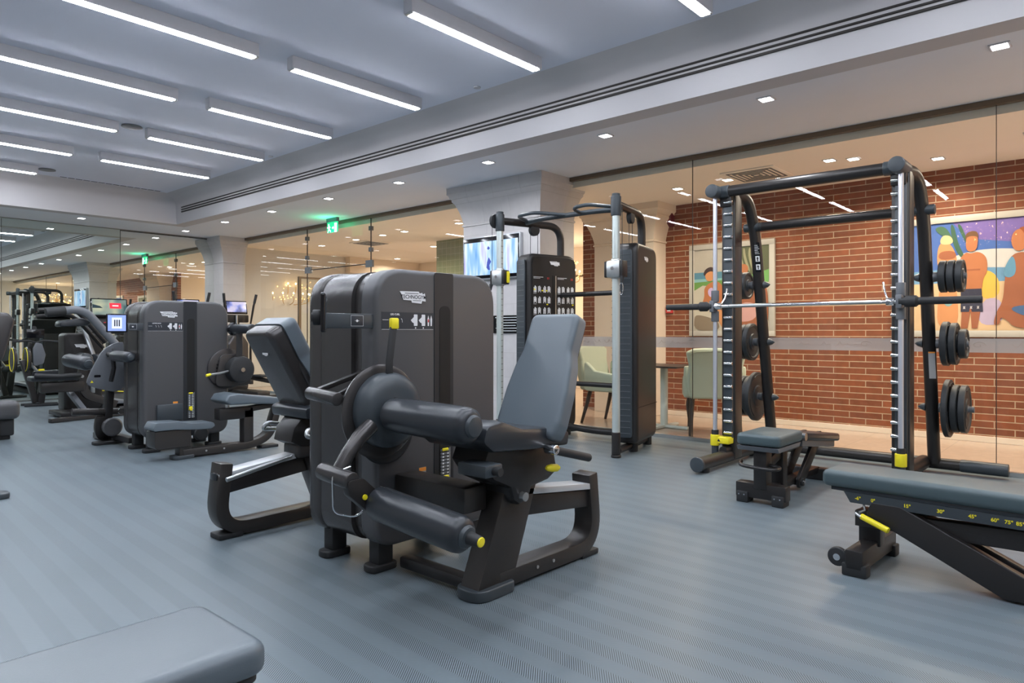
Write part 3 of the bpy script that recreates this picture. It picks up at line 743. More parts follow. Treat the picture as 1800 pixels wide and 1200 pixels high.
    side(rpoly([(-.78, .56), (-.70, .56), (-.60, .47), (-.62, .42), (-.68, .42), (-.77, .50)], .02, 3), .27, .31, .004).build('clamp_bracket', 'black', root)
    MB().tube(rpath([P(-.715, .24, .60), P(-.79, .22, .58), P(-.785, .22, .42), P(-.70, .26, .395), P(-.66, .27, .43)], .03, 4), .004, 8).build('release_loop', 'chrome', root)
    MB().cyl(P(-.70, .312, .485), P(-.70, .318, .485), .011, seg=14).build('clamp_mark', 'yellow', root)
    MB().cyl(P(-.635, .27, .455), P(-.635, .34, .45), .018, seg=16).build('roller_axle', 'steel', root)
    roller(root, P(-.63, .29, .45), P(-.605, .80, .40), .071, tip=True)
    MB().bar([P(-.44, .14, .95), P(-.435, .135, 1.02), P(-.405, .13, 1.19)], .012, .034, (0, 1, 0)).build('setting_lever', 'rubber', root)
    MB().box(*sorted((X - s * .425, X - s * .383)), *sorted((Y + sg * .118, Y + sg * .142)), 1.165, 1.215, .006).build('lever_tip', 'yellow', root)
    MB().cyl(P(-.655, .06, .86), P(-.655, -.16, .875), .030, seg=24, bev=.005).build('adjuster_barrel', 'shell', root)
    MB().bar([P(-.655, -.13, .88), P(-.41, -.06, .97)], .03, .02, (0, 1, 0)).bar([P(-.60, -.02, .87), P(-.42, -.05, .93)], .02, .018, (0, 1, 0)).build('adjuster_link', 'black', root)

# --- pair by the camera: leg curl in front, leg extension behind it
t = thing('leg_curl_machine', (2.38, 2.60, 0), 'graphite leg curl machine with two black leg rollers in the foreground, its seat turned left', 'exercise machine')
tower(t, 2.38, 2.60, -1, 'LEG CURL'); console(t, 2.38, 2.60, -1, 1.685, (.82, -.57, 0)); leg_machine(t, 2.38, 2.60, -1)
t = thing('leg_extension_machine', (2.36, 3.42, 0), 'graphite seated leg machine back to back with the leg curl, sloping chrome seat rail', 'exercise machine')
tower(t, 2.36, 3.155, 1, None, False, False, .385)
leg_machine(t, 2.36, 3.155, 1, .12, 'ext')
def ext_parts(t, X, Y, B):
    a, u, w, n, L = backrest(t, (X + .09, .55), (X - .27, 1.20), Y + B + .03, .40, .34, .10, 'pad', 1, 'shell', True)
    # deep moulded back
    MB().prism(rpoly([(-.17, .02), (.17, .02), (.16, L - .005), (-.16, L - .005)], .06, 6), a - n * .095, u, w, .085, .035, 5, False, True).build('back_moulding', 'shell', t)
    o = a - n * .0955 + w * (L * .80)
    logo(t, o, (0, -1, 0), .07, text=False)
    MB().prism(rpoly(rect(-.075, .075, -.016, .016), .014, 3), a - n * .045 + w * (L - .035), u, w, .03, .004).build('grab_slot', 'gloss', t)
    for sd in (-1, 1):
        MB().tube(rpath([V((X - .02, Y + B + sd * .20, .56)), V((X - .16, Y + B + sd * .23, .585)), V((X - .18, Y + B + sd * .25, .545)), V((X + .0, Y + B + sd * .26, .53))], .03, 4), .014, 10).build('hand_loop', 'steel', t)
    MB().box(X - .14, X + .06, Y + B - .09, Y + B + .09, .385, .49, .035, 4).build('seat_block', 'shell', t)
    MB().box(X - .10, X + .10, Y + B - .07, Y + B + .07, .48, .62, .015).build('back_bracket', 'slate', t)
ext_parts(t, 2.36, 3.155, .62)
MB().cyl((2.36 - .59, 3.155 + .50, .345), (2.36 - .2, 3.155 + .50, .42), .013, seg=14).build('gas_spring', 'steel', t)
MB().cyl((1.965, 2.99, 1.31), (1.955, 2.99, 1.31), .014, seg=16).build('shell_bolt', 'steel', t)

# --- second pair
def lower_back(t, X, Y):
    P = lambda a, b, z: V((X + a, Y - b, z))
    tower(t, X, Y, -1, 'LOWER BACK'); console(t, X, Y, -1, X - .645, (-.25, -1, 0), True)
    MB().lathe([(0, .20), (.015, .205), (.02, .19), (.022, .001)], P(.39, .005, .78), (0, -1, 0), 48).build('cam_plate', 'shell', t)
    MB().prism(rpoly([(.24, .60), (.62, .60), (.62, .78), (.55, .93), (.30, .93)], .06, 5), P(0, 0.03, 0), XA, ZA, .03, .006).build('cam_cover', 'shell', t)
    MB().lathe([(0, .11), (.004, .132), (.09, .137), (.11, .13), (.12, .11), (.117, .05), (.12, .04), (.121, .001)], P(.47, .06, .77), (0, -1, 0), 48).build('drive_drum', 'rubber', t)
    MB().cyl(P(.47, .178, .77), P(.47, .19, .77), .022, seg=18).build('drum_bolt', 'chrome', t)
    mb = MB()
    for k in range(9):
        a = R(120 + k * 14); mb.cyl(P(.42 + .15 * math.cos(a), .028, .78 + .15 * math.sin(a)), P(.42 + .15 * math.cos(a), .045, .78 + .15 * math.sin(a)), .008, seg=10)
    mb.build('index_pins', 'gloss', t)
    MB().tube([P(.36, .14, .765), P(.24, .16, .745), P(.14, .17, .735)], .0105, 10).build('setting_lever', 'steel', t)
    MB().tube([P(.145, .17, .7355), P(.10, .172, .728)], .014, 10).build('lever_tip', 'yellow', t)
    MB().tube(rpath([P(.47, .10, .88), P(.47, .12, 1.0), P(.45, .14, 1.18)], .1), .036, 14, ry=.022).build('swing_arm', 'shell', t)
    MB().cyl(P(.45, .02, 1.185), P(.45, .42, 1.185), .048, seg=28, bev=.012).build('back_roller', 'padd', t)
    MB().lathe([(0, .062), (.02, .066), (.03, .05)], P(.45, .0, 1.185), (0, -1, 0)).build('roller_collar', 'gloss', t)
    # frame
    MB().box(X - .29, X - .18, Y - .50, Y - .39, .02, .26, .01).build('front_leg', 'frame', t)
    MB().prism(rpoly(rect(-.10, .09, -.07, .07), [.06, .02, .02, .06], 6), P(-.25, .45, 0), XA, YA, .035, .006).build('leg_foot', 'slate', t)
    MB().prism(rpoly(rect(-.51, -.20, .11, .275), [.05, .01, .01, .02], 5), P(0, .32, 0), XA, ZA, .20, .012).build('step_box', 'frame', t)
    MB().prism(rpoly([(-.53, .30), (-.50, .355), (-.30, .345), (-.20, .325), (.0, .315), (.02, .28), (-.02, .255), (-.20, .265), (-.35, .28), (-.52, .28)], .025, 4), P(0, .32, 0), XA, ZA, .22, .02).build('foot_rest', 'pad', t)
    MB().bar(rpath([P(-.26, .45, .05), P(.42, .45, .05), P(.60, .45, .12), P(.70, .45, .44)], [.1, .16], 7), .11, .07).build('base_rail', 'frame', t)
    MB().box(X + .50, X + .68, Y - .51, Y - .39, 0, .028, .008).build('rear_foot', 'rubber', t)
    MB().box(X + .32, X + .42, Y - .50, Y - .40, .06, .40, .01).build('seat_post', 'frame', t)
    MB().box(X + .08, X + .42, Y - .50, Y - .38, .315, .425, .01).build('seat_mount', 'black', t)
    MB().bar([P(.38, .45, .40), P(.70, .45, .43)], .1, .05).build('seat_beam', 'frame', t)
    MB().cyl(P(.18, .44, .42), P(.18, .44, .47), .02, seg=14).build('seat_spindle', 'steel', t)
    MB().prism(rpoly([(.08, .50), (.12, .56), (.22, .57), (.35, .545), (.66, .50), (.68, .455), (.64, .435), (.35, .46), (.14, .465)], .022, 4), P(0, .28, 0), XA, ZA, .32, .02).build('seat', 'pad', t)
    MB().lathe([(0, .07), (.045, .072), (.055, .06), (.056, .001)], P(.11, .0, .15), (0, -1, 0)).build('guide_disc', 'rubber', t)
    MB().box(X - .30, X - .06, Y - .03, Y, .30, .46, .01).build('tray', 'slate', t)
    mb = MB()
    for a in (-.05, .12): mb.cyl(P(a, .5, .052), P(a, .508, .052), .009, seg=12)
    mb.build('rail_bolts', 'steel', t)
t = thing('lower_back_machine', (2.94, 6.87, 0), 'graphite seated back machine in the middle distance with a round drum and yellow lever', 'exercise machine')
lower_back(t, 2.94, 6.87)
t = thing('leg_press_machine', (2.94, 7.42, 0), 'graphite machine behind the seated back machine, with a grey quadrant plate and rollers', 'exercise machine')
tower(t, 2.94, 7.42, 1, None, False, False, .37)
def smooth(pts, it=2):
    for _ in range(it):
        n = len(pts); q = []
        for i in range(n):
            a, b = pts[i], pts[(i + 1) % n]
            q += [(a[0] * .75 + b[0] * .25, a[1] * .75 + b[1] * .25), (a[0] * .25 + b[0] * .75, a[1] * .25 + b[1] * .75)]
        pts = q
    return pts
def quad_machine(t):
    q = smooth([(2.66, 1.05), (2.57, 1.05), (2.45, .975), (2.388, .853), (2.316, .70), (2.305, .635), (2.367, .598), (2.52, .546), (2.60, .545), (2.66, .60)], 1)
    MB().prism(q, (0, 7.735, 0), XA, ZA, .03, .005).build('quadrant_plate', 'grey', t)
    MB().box(2.70, 2.80, 7.42, 7.74, .60, .90, .02).build('cam_housing', 'black', t)
    roller(t, (2.455, 7.42, .92), (2.455, 6.98, .915), .052)
    MB().cyl((2.50, 7.72, .93), (2.455, 7.40, .92), .022).tube([(2.47, 7.5, .92), (2.50, 7.55, .80), (2.49, 7.6, .66)], .022).build('roller_arm', 'black', t)
    roller(t, (2.30, 8.3, .86), (2.36, 7.84, .83), .07)
    mb = MB()
    for a in ((2.54, .98), (2.50, .89)): mb.cyl((a[0], 7.706, a[1]), (a[0], 7.70, a[1]), .01)
    mb.build('plate_bolts', 'steel', t)
    MB().prism([(2.335, .645), (2.365, .645), (2.35, .67)], (0, 7.7045, 0), XA, ZA, -.001).build('warning_mark', 'yellow', t)
    MB().prism(rpoly(rect(-.03, .03, -.012, .012), .01), (2.40, 7.7045, .71), XA, ZA, -.001).build('slot_mark', 'gloss', t)
    MB().bar([(2.54, 7.78, .62), (2.53, 7.80, .40), (2.52, 7.82, .15)], .09, .07, (0, 1, 0)).build('post', 'black', t)
    MB().tube([(2.2, 7.8, .36), (2.45, 7.8, .34), (2.66, 7.8, .33)], .035).build('cross_tube', 'frame', t)
    MB().cyl((2.62, 7.72, .34), (2.62, 7.70, .34), .03).build('tube_bolt', 'chrome', t)
    MB().lathe([(0, .085), (.06, .095), (.075, .08), (.076, .001)], (2.53, 7.74, .19), (0, -1, 0)).build('pulley_cover', 'face', t)
    MB().bar(rpath([(2.46, 7.8, .30), (2.45, 7.85, .12), (2.58, 7.95, .04), (2.60, 8.35, .04)], .1), .09, .06, (1, 0, 0)).build('base_rail', 'frame', t)
    MB().prism(rpoly(rect(-.18, .12, -.07, .07), .05), (2.58, 7.85, 0), XA, YA, .03, .006).build('foot_plate', 'rubber', t)
    MB().box(2.58, 2.66, 7.4, 8.2, .04, .10, .01).build('floor_beam', 'black', t)
quad_machine(t)

# ================================================================== DUAL PULLEY (functional trainer)
def trainer():
    t = thing('dual_pulley_trainer', (5.9, 4.2, 0), 'tall black dual cable pulley trainer with two pale poles and a pull-up bar', 'exercise machine')
    CY = 4.2; px = 5.36
    for sd, nm in ((1, 'left'), (-1, 'right')):
        ang = R(-14) * sd
        tx = V((math.cos(ang), math.sin(ang), 0)); ty = V((-math.sin(ang), math.cos(ang), 0)) * sd    # ty = outward
        o = V((5.58, CY + .52, 0)) if sd > 0 else V((5.52, CY - .58, 0))
        W_, T_ = .67, .24
        # tower: outline in (tx, z), extruded across
        out = rpoly([(0, .10), (W_, .10), (W_, 2.0), (0, 2.0)], [.06, .1, .13, .10], 8)
        n = tx.cross(ZA)            # = direction (sin, -cos)
        st = o + (ty * T_ if n.dot(ty) < 0 else V((0, 0, 0)))
        tw = MB().prism(out, st, tx, ZA, T_, .045, 5).build('weight_tower', 'padd' if False else 'slate' if False else 'black', t)
        # ribbed slate spine on the front edge
        f = o - tx * .006 + ty * .045
        MB().prism(rpoly(rect(0, T_ - .09, .16, 1.93), .03, 3), (f if ty.cross(ZA).dot(tx) > 0 else f) , ty, ZA, .014 * (1 if ty.cross(ZA).dot(tx) < 0 else -1), .003).build('front_spine', 'slate', tw)
        mb = MB()
        for k in range(31):
            z = .20 + k * .056
            q = o - tx * .0215 + ty * .06
            mb.prism(rect(0, T_ - .12, z, z + .004), q, ty, ZA, .003)
        mb.build('height_marks', 'grey', tw)
        # inner panel with the charts
        inn = o - ty * .002
        pn = MB().prism(rpoly(rect(.045, W_ - .03, .30, 1.965), [.04, .04, .10, .10], 6), inn, tx, ZA, -.004 * (1 if n.dot(ty) > 0 else -1), .0).build('chart_panel', 'chart', tw)
        g = inn - ty * .0055
        ux = tx if sd > 0 else -tx
        def at(a, z): return g + tx * (a if sd > 0 else a) + ZA * z
        logo(pn, at(.345, 1.90), ux, .14, text=False)
        mb = MB()
        def bit(a0, a1, z0, z1): mb.prism(rect(min(a0, a1), max(a0, a1), z0, z1), g, tx, ZA, .001 * (-1 if n.dot(ty) > 0 else 1))
        for a0, k in ((.06, 4), (.385, 4)):
            bit(a0, a0 + .13, 1.742, 1.747); bit(a0, a0 + .09, 1.73, 1.734)
            for r_ in range(3):
                zb = 1.58 - r_ * .115
                for c in range(k):
                    a = a0 + .004 + c * .058 + (.012 if c > 1 else 0)
                    bit(a, a + .008, zb, zb + .055 + .01 * ((c + r_) % 2)); bit(a + .012, a + .026, zb + .012 * ((c * 3 + r_) % 2), zb + .07)
                    bit(a + .030, a + .037, zb, zb + .06); bit(a + .004, a + .034, zb + .03, zb + .042)
                bit(a0, a0 + .04, zb - .012, zb - .009)
        mb.build('chart_print', 'white', pn)
        mb = MB()
        for a, z in ((.075, 1.61), (.18, 1.60), (.235, 1.60), (.245, 1.452), (.245, 1.335), (.60, 1.452), (.60, 1.335)): mb.prism(rpoly(rect(a - .012, a + .012, z - .007, z + .007), .006), g, tx, ZA, .0015 * (-1 if n.dot(ty) > 0 else 1))
        mb.build('chart_marks', 'yellow', pn)
        mb = MB()
        for a in (.245, .262, .575, .592): mb.prism(rect(a, a + .006, 1.722, 1.745), g, tx, ZA, .0015 * (-1 if n.dot(ty) > 0 else 1))
        mb.build('chart_flags', 'red', pn)
        MB().prism(rpoly(rect(.325, .355, .45, 1.765), .006), g, tx, ZA, .002 * (-1 if n.dot(ty) > 0 else 1)).build('stack_slot', 'wb', tw)
        MB().prism(rpoly(rect(.357, .366, .45, 1.765), .002), g, tx, ZA, .003 * (-1 if n.dot(ty) > 0 else 1)).build('slot_edge', 'steel', tw)
        # outer side panel seam and logo
        so = o + ty * (T_ + .001)
        MB().prism(rect(.02, W_ - .01, .44, .446), so, tx, ZA, .001 * (1 if n.dot(ty) > 0 else -1)).build('panel_seam', 'wb', tw)
        if sd < 0: logo(tw, so + tx * .28 + ZA * 1.86, tx, .13, text=False)
        # pole
        py = CY + .73 if sd > 0 else CY - .72
        p = V((px, py, 0))
        MB().cyl(p + ZA * .20, p + ZA * 2.24, .036, seg=32).build('pole', 'pole', t)
        MB().cyl(p, p + ZA * .025, .046, seg=28, bev=.006).cyl(p + ZA * .025, p + ZA * .235, .041, seg=28, bev=.008).build('pole_foot', 'black', t)
        mb = MB()
        for k in range(30): mb.box(px - .020, px + .01, py - sd * .036 - .0015, py - sd * .036 + .0015, .32 + k * .062, .324 + k * .062)
        mb.build('pole_notches', 'slate', t)
        MB().cyl(p + ZA * 2.22, p + ZA * 2.40, .048, seg=28, bev=.006).cyl(p + ZA * 2.40, p + ZA * 2.425, .038, seg=24).build('pole_head', 'slate', t)
        if sd > 0: MB().cyl(p + V((-.02, .07, 2.33)), p + V((-.02, .035, 2.33)), .075, seg=30, bev=.008).build('head_pulley', 'rubber', t)
        # overhead arm curving down into the tower
        e = o + tx * (W_ - .14) + ty * T_ * .5
        MB().tube(rpath([p + ZA * 2.33, V((e.x, e.y, 2.33)), V((e.x, e.y, 1.97))], .20, 9), .040, 18).build('overhead_arm', 'black', t)
        mm = p.lerp(V((e.x, e.y, 0)), .55)
        MB().cyl(V((mm.x, mm.y, 2.265)) - ty * .025, V((mm.x, mm.y, 2.265)) + ty * .025, .062, seg=28, bev=.006).build('arm_pulley', 'rubber', t)
        for q in (-.05, .05): MB().cyl(V((mm.x, mm.y, 2.25)) + tx * q, V((mm.x, mm.y, 1.99)) + tx * q, .003, seg=6).build('cable', 'rubber', t)
        MB().cyl(p + V((-.03, sd * .085, 2.30)), p + V((-.03, sd * .085, 1.76)), .003, seg=6).build('cable', 'rubber', t)
        # carriage with release and carabiner
        c = MB().box(px - .060, px + .05, py - .075, py + .075, 1.65, 1.81, .02).cyl(p + ZA * 1.64, p + ZA * 1.825, .046, seg=28, bev=.006).build('carriage', 'steel', t)
        for q in (1, -1): MB().box(px - .05, px + .04, *sorted((py + q * .072, py + q * .10)), 1.655, 1.805, .008).build('carriage_cheek', 'black', c)
        if sd > 0: MB().box(px - .01, px + .02, py - .125, py - .10, 1.67, 1.79, .006).build('release_button', 'yellow', c)
        MB().cyl((px - .058, py, 1.735), (px - .068, py, 1.735), .016, seg=18).build('carriage_bolt', 'chrome', c)
        MB().cyl((px - .04, py + sd * .09, 1.66), (px - .05, py + sd * .09, 1.60), .020, .012).build('rope_stop', 'rubber', c)
        q = V((px - .05, py + sd * .09, 1.545))
        MB().tube([q + V((.0, .018 * math.sin(a), .055 * math.cos(a))) for a in [k * PI / 8 for k in range(16)]], .0045, 8, closed=True).build('carabiner', 'chrome', c)
        # base
        MB().tube([p + V((.03, 0, .06)), V((e.x, e.y, .06)), V((e.x, e.y, .06)) + tx * .22], .034, 14).build('base_tube', 'black', t)
        for q in (.15, .62): MB().cyl(V((5.58, o.y, 0)) + tx * q + ty * .12, V((5.58, o.y, .10)) + tx * q + ty * .12, .045, seg=20, bev=.006).build('levelling_foot', 'rubber', t)
    # pull-up bar between the arms
    bx = 5.66
    pts = rpath([(bx, 4.84, 2.33), (bx - .04, 4.60, 2.345), (bx - .04, 3.85, 2.345), (bx, 3.55, 2.33)], .15, 5)
    MB().tube(pts, .026, 14).build('pull_up_bar', 'slate', t)
    for a, b_, in ((4.78, 4.22), (4.06, 3.58)):
        MB().tube(rpath([(bx - .04, a, 2.345), (bx - .22, a - .02, 2.37), (bx - .24, (a + b_) / 2 + .02, 2.38), (bx - .03, b_, 2.345)], .08, 6), .019, 12).build('grip_loop', 'slate', t)
    for z, x in ((1.56, 6.02), (.60, 6.0)): MB().tube([(x, 4.74, z), (x, 3.58, z)], .026, 14).build('cross_tube', 'black', t)
    MB().tube(rpath([(6.06, 4.7, .13), (6.10, 4.2, .09), (6.06, 3.6, .13)], .3, 5), .036, 14).build('rear_base_tube', 'black', t)
trainer()

# ================================================================== SMITH MACHINE
M['rodm'] = mat('hard_chrome_rod', (.78, .80, .88), .30, .75)
M['padt'] = mat('teal_grey_upholstery', (.062, .092, .102), .40, 0, .5, .12, 500)
def smith():
    t = thing('smith_machine', (5.95, 1.9, 0), 'black smith machine with chrome guide rods and peg columns by the brick wall', 'exercise machine')
    YL, YR = 2.66, 1.215                     # guide rods
    CL, CR = 2.545, 1.255                    # columns (centre y)
    UL, UR = 2.50, 1.16                      # rear uprights
    RX = 5.67
    for (ry, cy, uy, sd) in ((YL, CL + .03, UL, 1), (YR, CR - .02, UR, -1)):
        MB().box(5.75, 5.90, cy - .062, cy + .062, .05, 2.36, .012, 3).build('column', 'frame', t)
        MB().box(5.715, 5.752, cy - .05, cy + .03, .20, 2.30, .003).build('peg_plate', 'slate', t)
        mb = MB(); pb = MB()
        pc = cy + .0 * sd
        for k in range(21):
            z = .28 + k * .1
            MB().cyl((5.705, pc + .02 * sd, z), (5.705, pc - .055 * sd, z), .0135, seg=14, bev=.003).build('catch_peg', 'chrome', t)
        MB().cyl((RX, ry, .10), (RX, ry, 2.37), .0185, seg=24).build('guide_rod', 'rodm', t)
        MB().cyl((RX, ry, .05), (RX, ry, .165), .030, seg=24).build('rod_foot', 'slate', t); MB().cyl((RX, ry, .255), (RX, ry, .30), .030, seg=24).build('rod_collar', 'rubber', t)
        y2 = MB().cyl((RX, ry, .165), (RX, ry, .26), .040, seg=28, bev=.004)
        if sd > 0: y2.box(RX - .02, RX + .08, pc - .05, ry, .185, .245, .01)
        y2 = y2.build('safety_stop', 'yellow', t)
        MB().prism([(-.014, 0), (.014, 0), (0, .024)], (RX - .0215, (ry + pc) / 2, .205), (0, -1, 0), ZA, .001).build('stop_mark', 'rubber', y2)
        MB().cyl((RX - .03, pc, .13), (RX + .08, pc, .13), .035, seg=20).build('stop_knob', 'black', t)
        # feet
        MB().tube([(5.16, cy, .075), (6.56, cy, .075)], .055, 24).build('base_tube', 'black', t)
        MB().cyl((5.15, cy, .078), (5.175, cy, .078), .062, seg=30, bev=.006).build('base_cap', 'slate', t)
        for x in (5.28, 6.3): MB().cyl((x, cy, 0), (x, cy, .04), .045, seg=22, bev=.006).build('levelling_foot', 'rubber', t)
        # head joint, bend and rear upright
        MB().cyl((RX - .10, ry - .01 * sd, 2.37), (RX + .14, ry - .01 * sd, 2.37), .058, seg=30, bev=.006).build('head_cap', 'slate', t)
        up = rpath([(5.74, cy, 2.355), (6.03, uy + .02, 2.37), (6.15, uy, 2.05), (6.56, uy, .08)], [.22, .3], 9)
        MB().tube(up, .056, 18, ry=.046).build('rear_upright', 'black', t)
        MB().cyl((6.12, uy - .09 * sd, 2.10), (6.12, uy + .085 * sd, 2.10), .040, seg=24, bev=.008).build('upper_joint', 'slate', t)
        MB().box(5.70, 5.90, cy - .05, cy + .06, 2.24, 2.36, .015).build('head_bracket', 'black', t)
        # storage horns
        for z, ln in ((1.585, .22), (1.06, .22), (.54, .24)):
            x = 6.15 + (2.05 - z) / (2.05 - .08) * .41
            MB().lathe([(0, .040), (.03, .036), (.05, .024), (ln, .024), (ln + .004, .001)], (x, uy + sd * .05, z), (0, sd, 0)).build('storage_horn', 'grey', t)
            MB().lathe([(0, .036), (.035, .022), (.055, .004), (.056, .001)], (x, uy - sd * .045, z), (0, -sd, 0)).build('horn_cone', 'slate', t)
    mb = MB()
    # beams
    MB().cyl((RX + .03, YL - .05, 2.372), (RX + .03, YR + .05, 2.372), .047, seg=28).build('top_beam', 'black', t)
    for y in (YL - .08, YR + .08): MB().cyl((RX + .03, y - .04, 2.372), (RX + .03, y + .04, 2.372), .053, seg=28, bev=.005).build('beam_sleeve', 'slate', t)
    MB().cyl((6.12, UL - .05, 2.10), (6.12, UR + .05, 2.10), .040, seg=26).build('middle_beam', 'black', t)
    MB().cyl((6.58, UL + .0, .07), (6.58, .72, .07), .045, seg=24, bev=.006).build('rear_beam', 'frame', t)
    MB().cyl((6.58, .98, .07), (6.58, .66, .07), .050, seg=24, bev=.006).build('beam_end', 'slate', t)
    NL = V((-.9, -.42, 0)).normalized(); UL_ = V((.42, -.9, 0)).normalized()
    LT = V((-.2, 0, 1)).normalized()
    def upx(z): return 6.15 + (2.05 - z) / 1.97 * .41
    LP = V((upx(1.70), UL, 1.70)) + NL * .054; WP = V((upx(.78), UR, .78)) + NL * .054
    # labels on the uprights
    lb = MB().prism(rpoly([(-.025, 0), (.025, 0), (.025, .27), (-.025, .27)], .004), LP, UL_, LT, .0015).build('instruction_label', 'gloss', t)
    mb = MB()
    for k, (a, b_) in enumerate(((.0, .05), (.075, .125))):
        mb.prism(rect(-.018, .018, a + .02, b_ + .02), LP + NL * .002, UL_, LT, .002)
    for k in range(6): mb.prism(rect(-.020, .020 - .006 * (k % 3), .165 + k * .015, .169 + k * .015), LP + NL * .002, UL_, LT, .002)
    mb.build('label_print', 'white', lb)
    mb = MB()
    for k, a in enumerate((.0, .075)):
        mb.prism([(-.004, a + .024), (.004, a + .024), (.004, a + .048), (.012, a + .046), (.0, a + .064), (-.012, a + .046), (-.004, a + .048)], LP + NL * .0042, UL_, LT, .001)
    mb.build('label_figure', 'gloss', lb)
    wl = MB().prism(rect(-.024, .024, 0, .22), WP, UL_, LT, .0015).build('warning_label', 'lg', t)
    MB().prism(rect(-.024, .024, .208, .22), WP + NL * .002, UL_, LT, .0008).build('label_header', 'orange', wl)
    # the sliding bar
    bz = 1.375
    MB().cyl((RX - .055, YL, bz), (RX - .055, YR, bz), .0145, seg=20).build('bar_shaft', 'chrome', t)
    for ya, yb in ((YL - .16, YL - .52), (YR + .12, YR + .48)): MB().cyl((RX - .055, ya, bz), (RX - .055, yb, bz), .0152, seg=20).build('bar_knurling', 'steel', t)
    for y0, sd in ((YL, 1), (YR, -1)):
        e = 3.10 if sd > 0 else .71
        MB().lathe([(0, .028), (.03, .028), (.05, .042), (.11, .042), (.125, .028), (abs(e - y0) - .004, .025), (abs(e - y0), .020), (abs(e - y0) + .001, .001)], (RX - .055, y0 + sd * .0, bz), (0, sd, 0)).build('bar_sleeve', 'rubber', t)
        MB().cyl((RX, y0, bz + .04), (RX, y0, bz + .14), .033, seg=24, bev=.004).cyl((RX, y0, bz - .13), (RX, y0, bz - .04), .033, seg=24, bev=.004).box(RX - .075, RX + .01, y0 - .02, y0 + .02, bz - .05, bz + .05, .006).build('slide_carriage', 'grey', t)
        MB().cyl((RX - .055, y0 - sd * .03, bz), (RX - .055, y0 - sd * .085, bz), .030, seg=20, bev=.004).build('lock_collar', 'chrome', t)
        MB().tube([(RX - .055, y0 - sd * .07, bz), (RX - .02, y0 - sd * .10, bz + .07), (RX - .01, y0 - sd * .115, bz + .15)], [.008, .007, .008], 10).build('lock_hook', 'chrome', t)
smith()
def weight_plate(x, y, z, r, w, label, grp, grips=True):
    t = thing('weight_plate', (x, y, z - r), label, 'weight plate', grp)
    prof = [(0, .026), (0, r * .42), (w * .18, r * .46), (w * .18, r * .78), (.0, r * .84), (.0, r * .96), (w * .12, r), (w * .88, r), (w, r * .96), (w, r * .84), (w * .82, r * .78), (w * .82, r * .46), (w, r * .42), (w, .026)]
    b = MB(); b.lathe(prof + [(0, .026)], (x, y, z), (0, 1, 0), 48); b.build('disc', 'plate', t)
    MB().lathe([(-.002, .024), (-.002, .038), (w + .002, .038), (w + .002, .024), (-.002, .024)], (x, y, z), (0, 1, 0), 28).build('hub_ring', 'grey', t)
    if r > .14:
        mb = MB()
        for k in range(3):
            a0 = R(90 + 120 * k)
            for yy, q in ((y - .0006, -1), (y + w + .0006, 1)):
                pts = [V((x + r * .88 * math.cos(a0 + R(s_)), yy, z + r * .88 * math.sin(a0 + R(s_)))) for s_ in range(-28, 29, 7)]
                mb.tube(pts, r * .022, 6)
        mb.build('grip_opening', 'rubber', t)
    return t
def xat(z): return 6.15 + (2.05 - z) / (2.05 - .08) * .41
pos = ['top', 'middle', 'bottom']
for sd, uy, side in ((1, 2.50, 'left'), (-1, 1.16, 'right')):
    for z, st, h in ((1.585, (.125, .125, .125), 0), (1.06, (.175, .165, .115), 1), (.54, (.232, .19, .19), 2)):
        y = uy + sd * .095
        for k, r in enumerate(st):
            if sd > 0 and k == 2 and h < 2: continue
            w = (.052 if r < .12 else .047) if r < .2 else .042
            y0 = y if sd > 0 else y - w
            zz = z - .0
            weight_plate(xat(z), y0, zz, r, w, '%s black plate on the smith machine\'s %s %s horn, counted from the upright' % (('first', 'second', 'third')[k], pos[h], side), 'weight plates stored on the smith machine')
            y += sd * (w + .009)

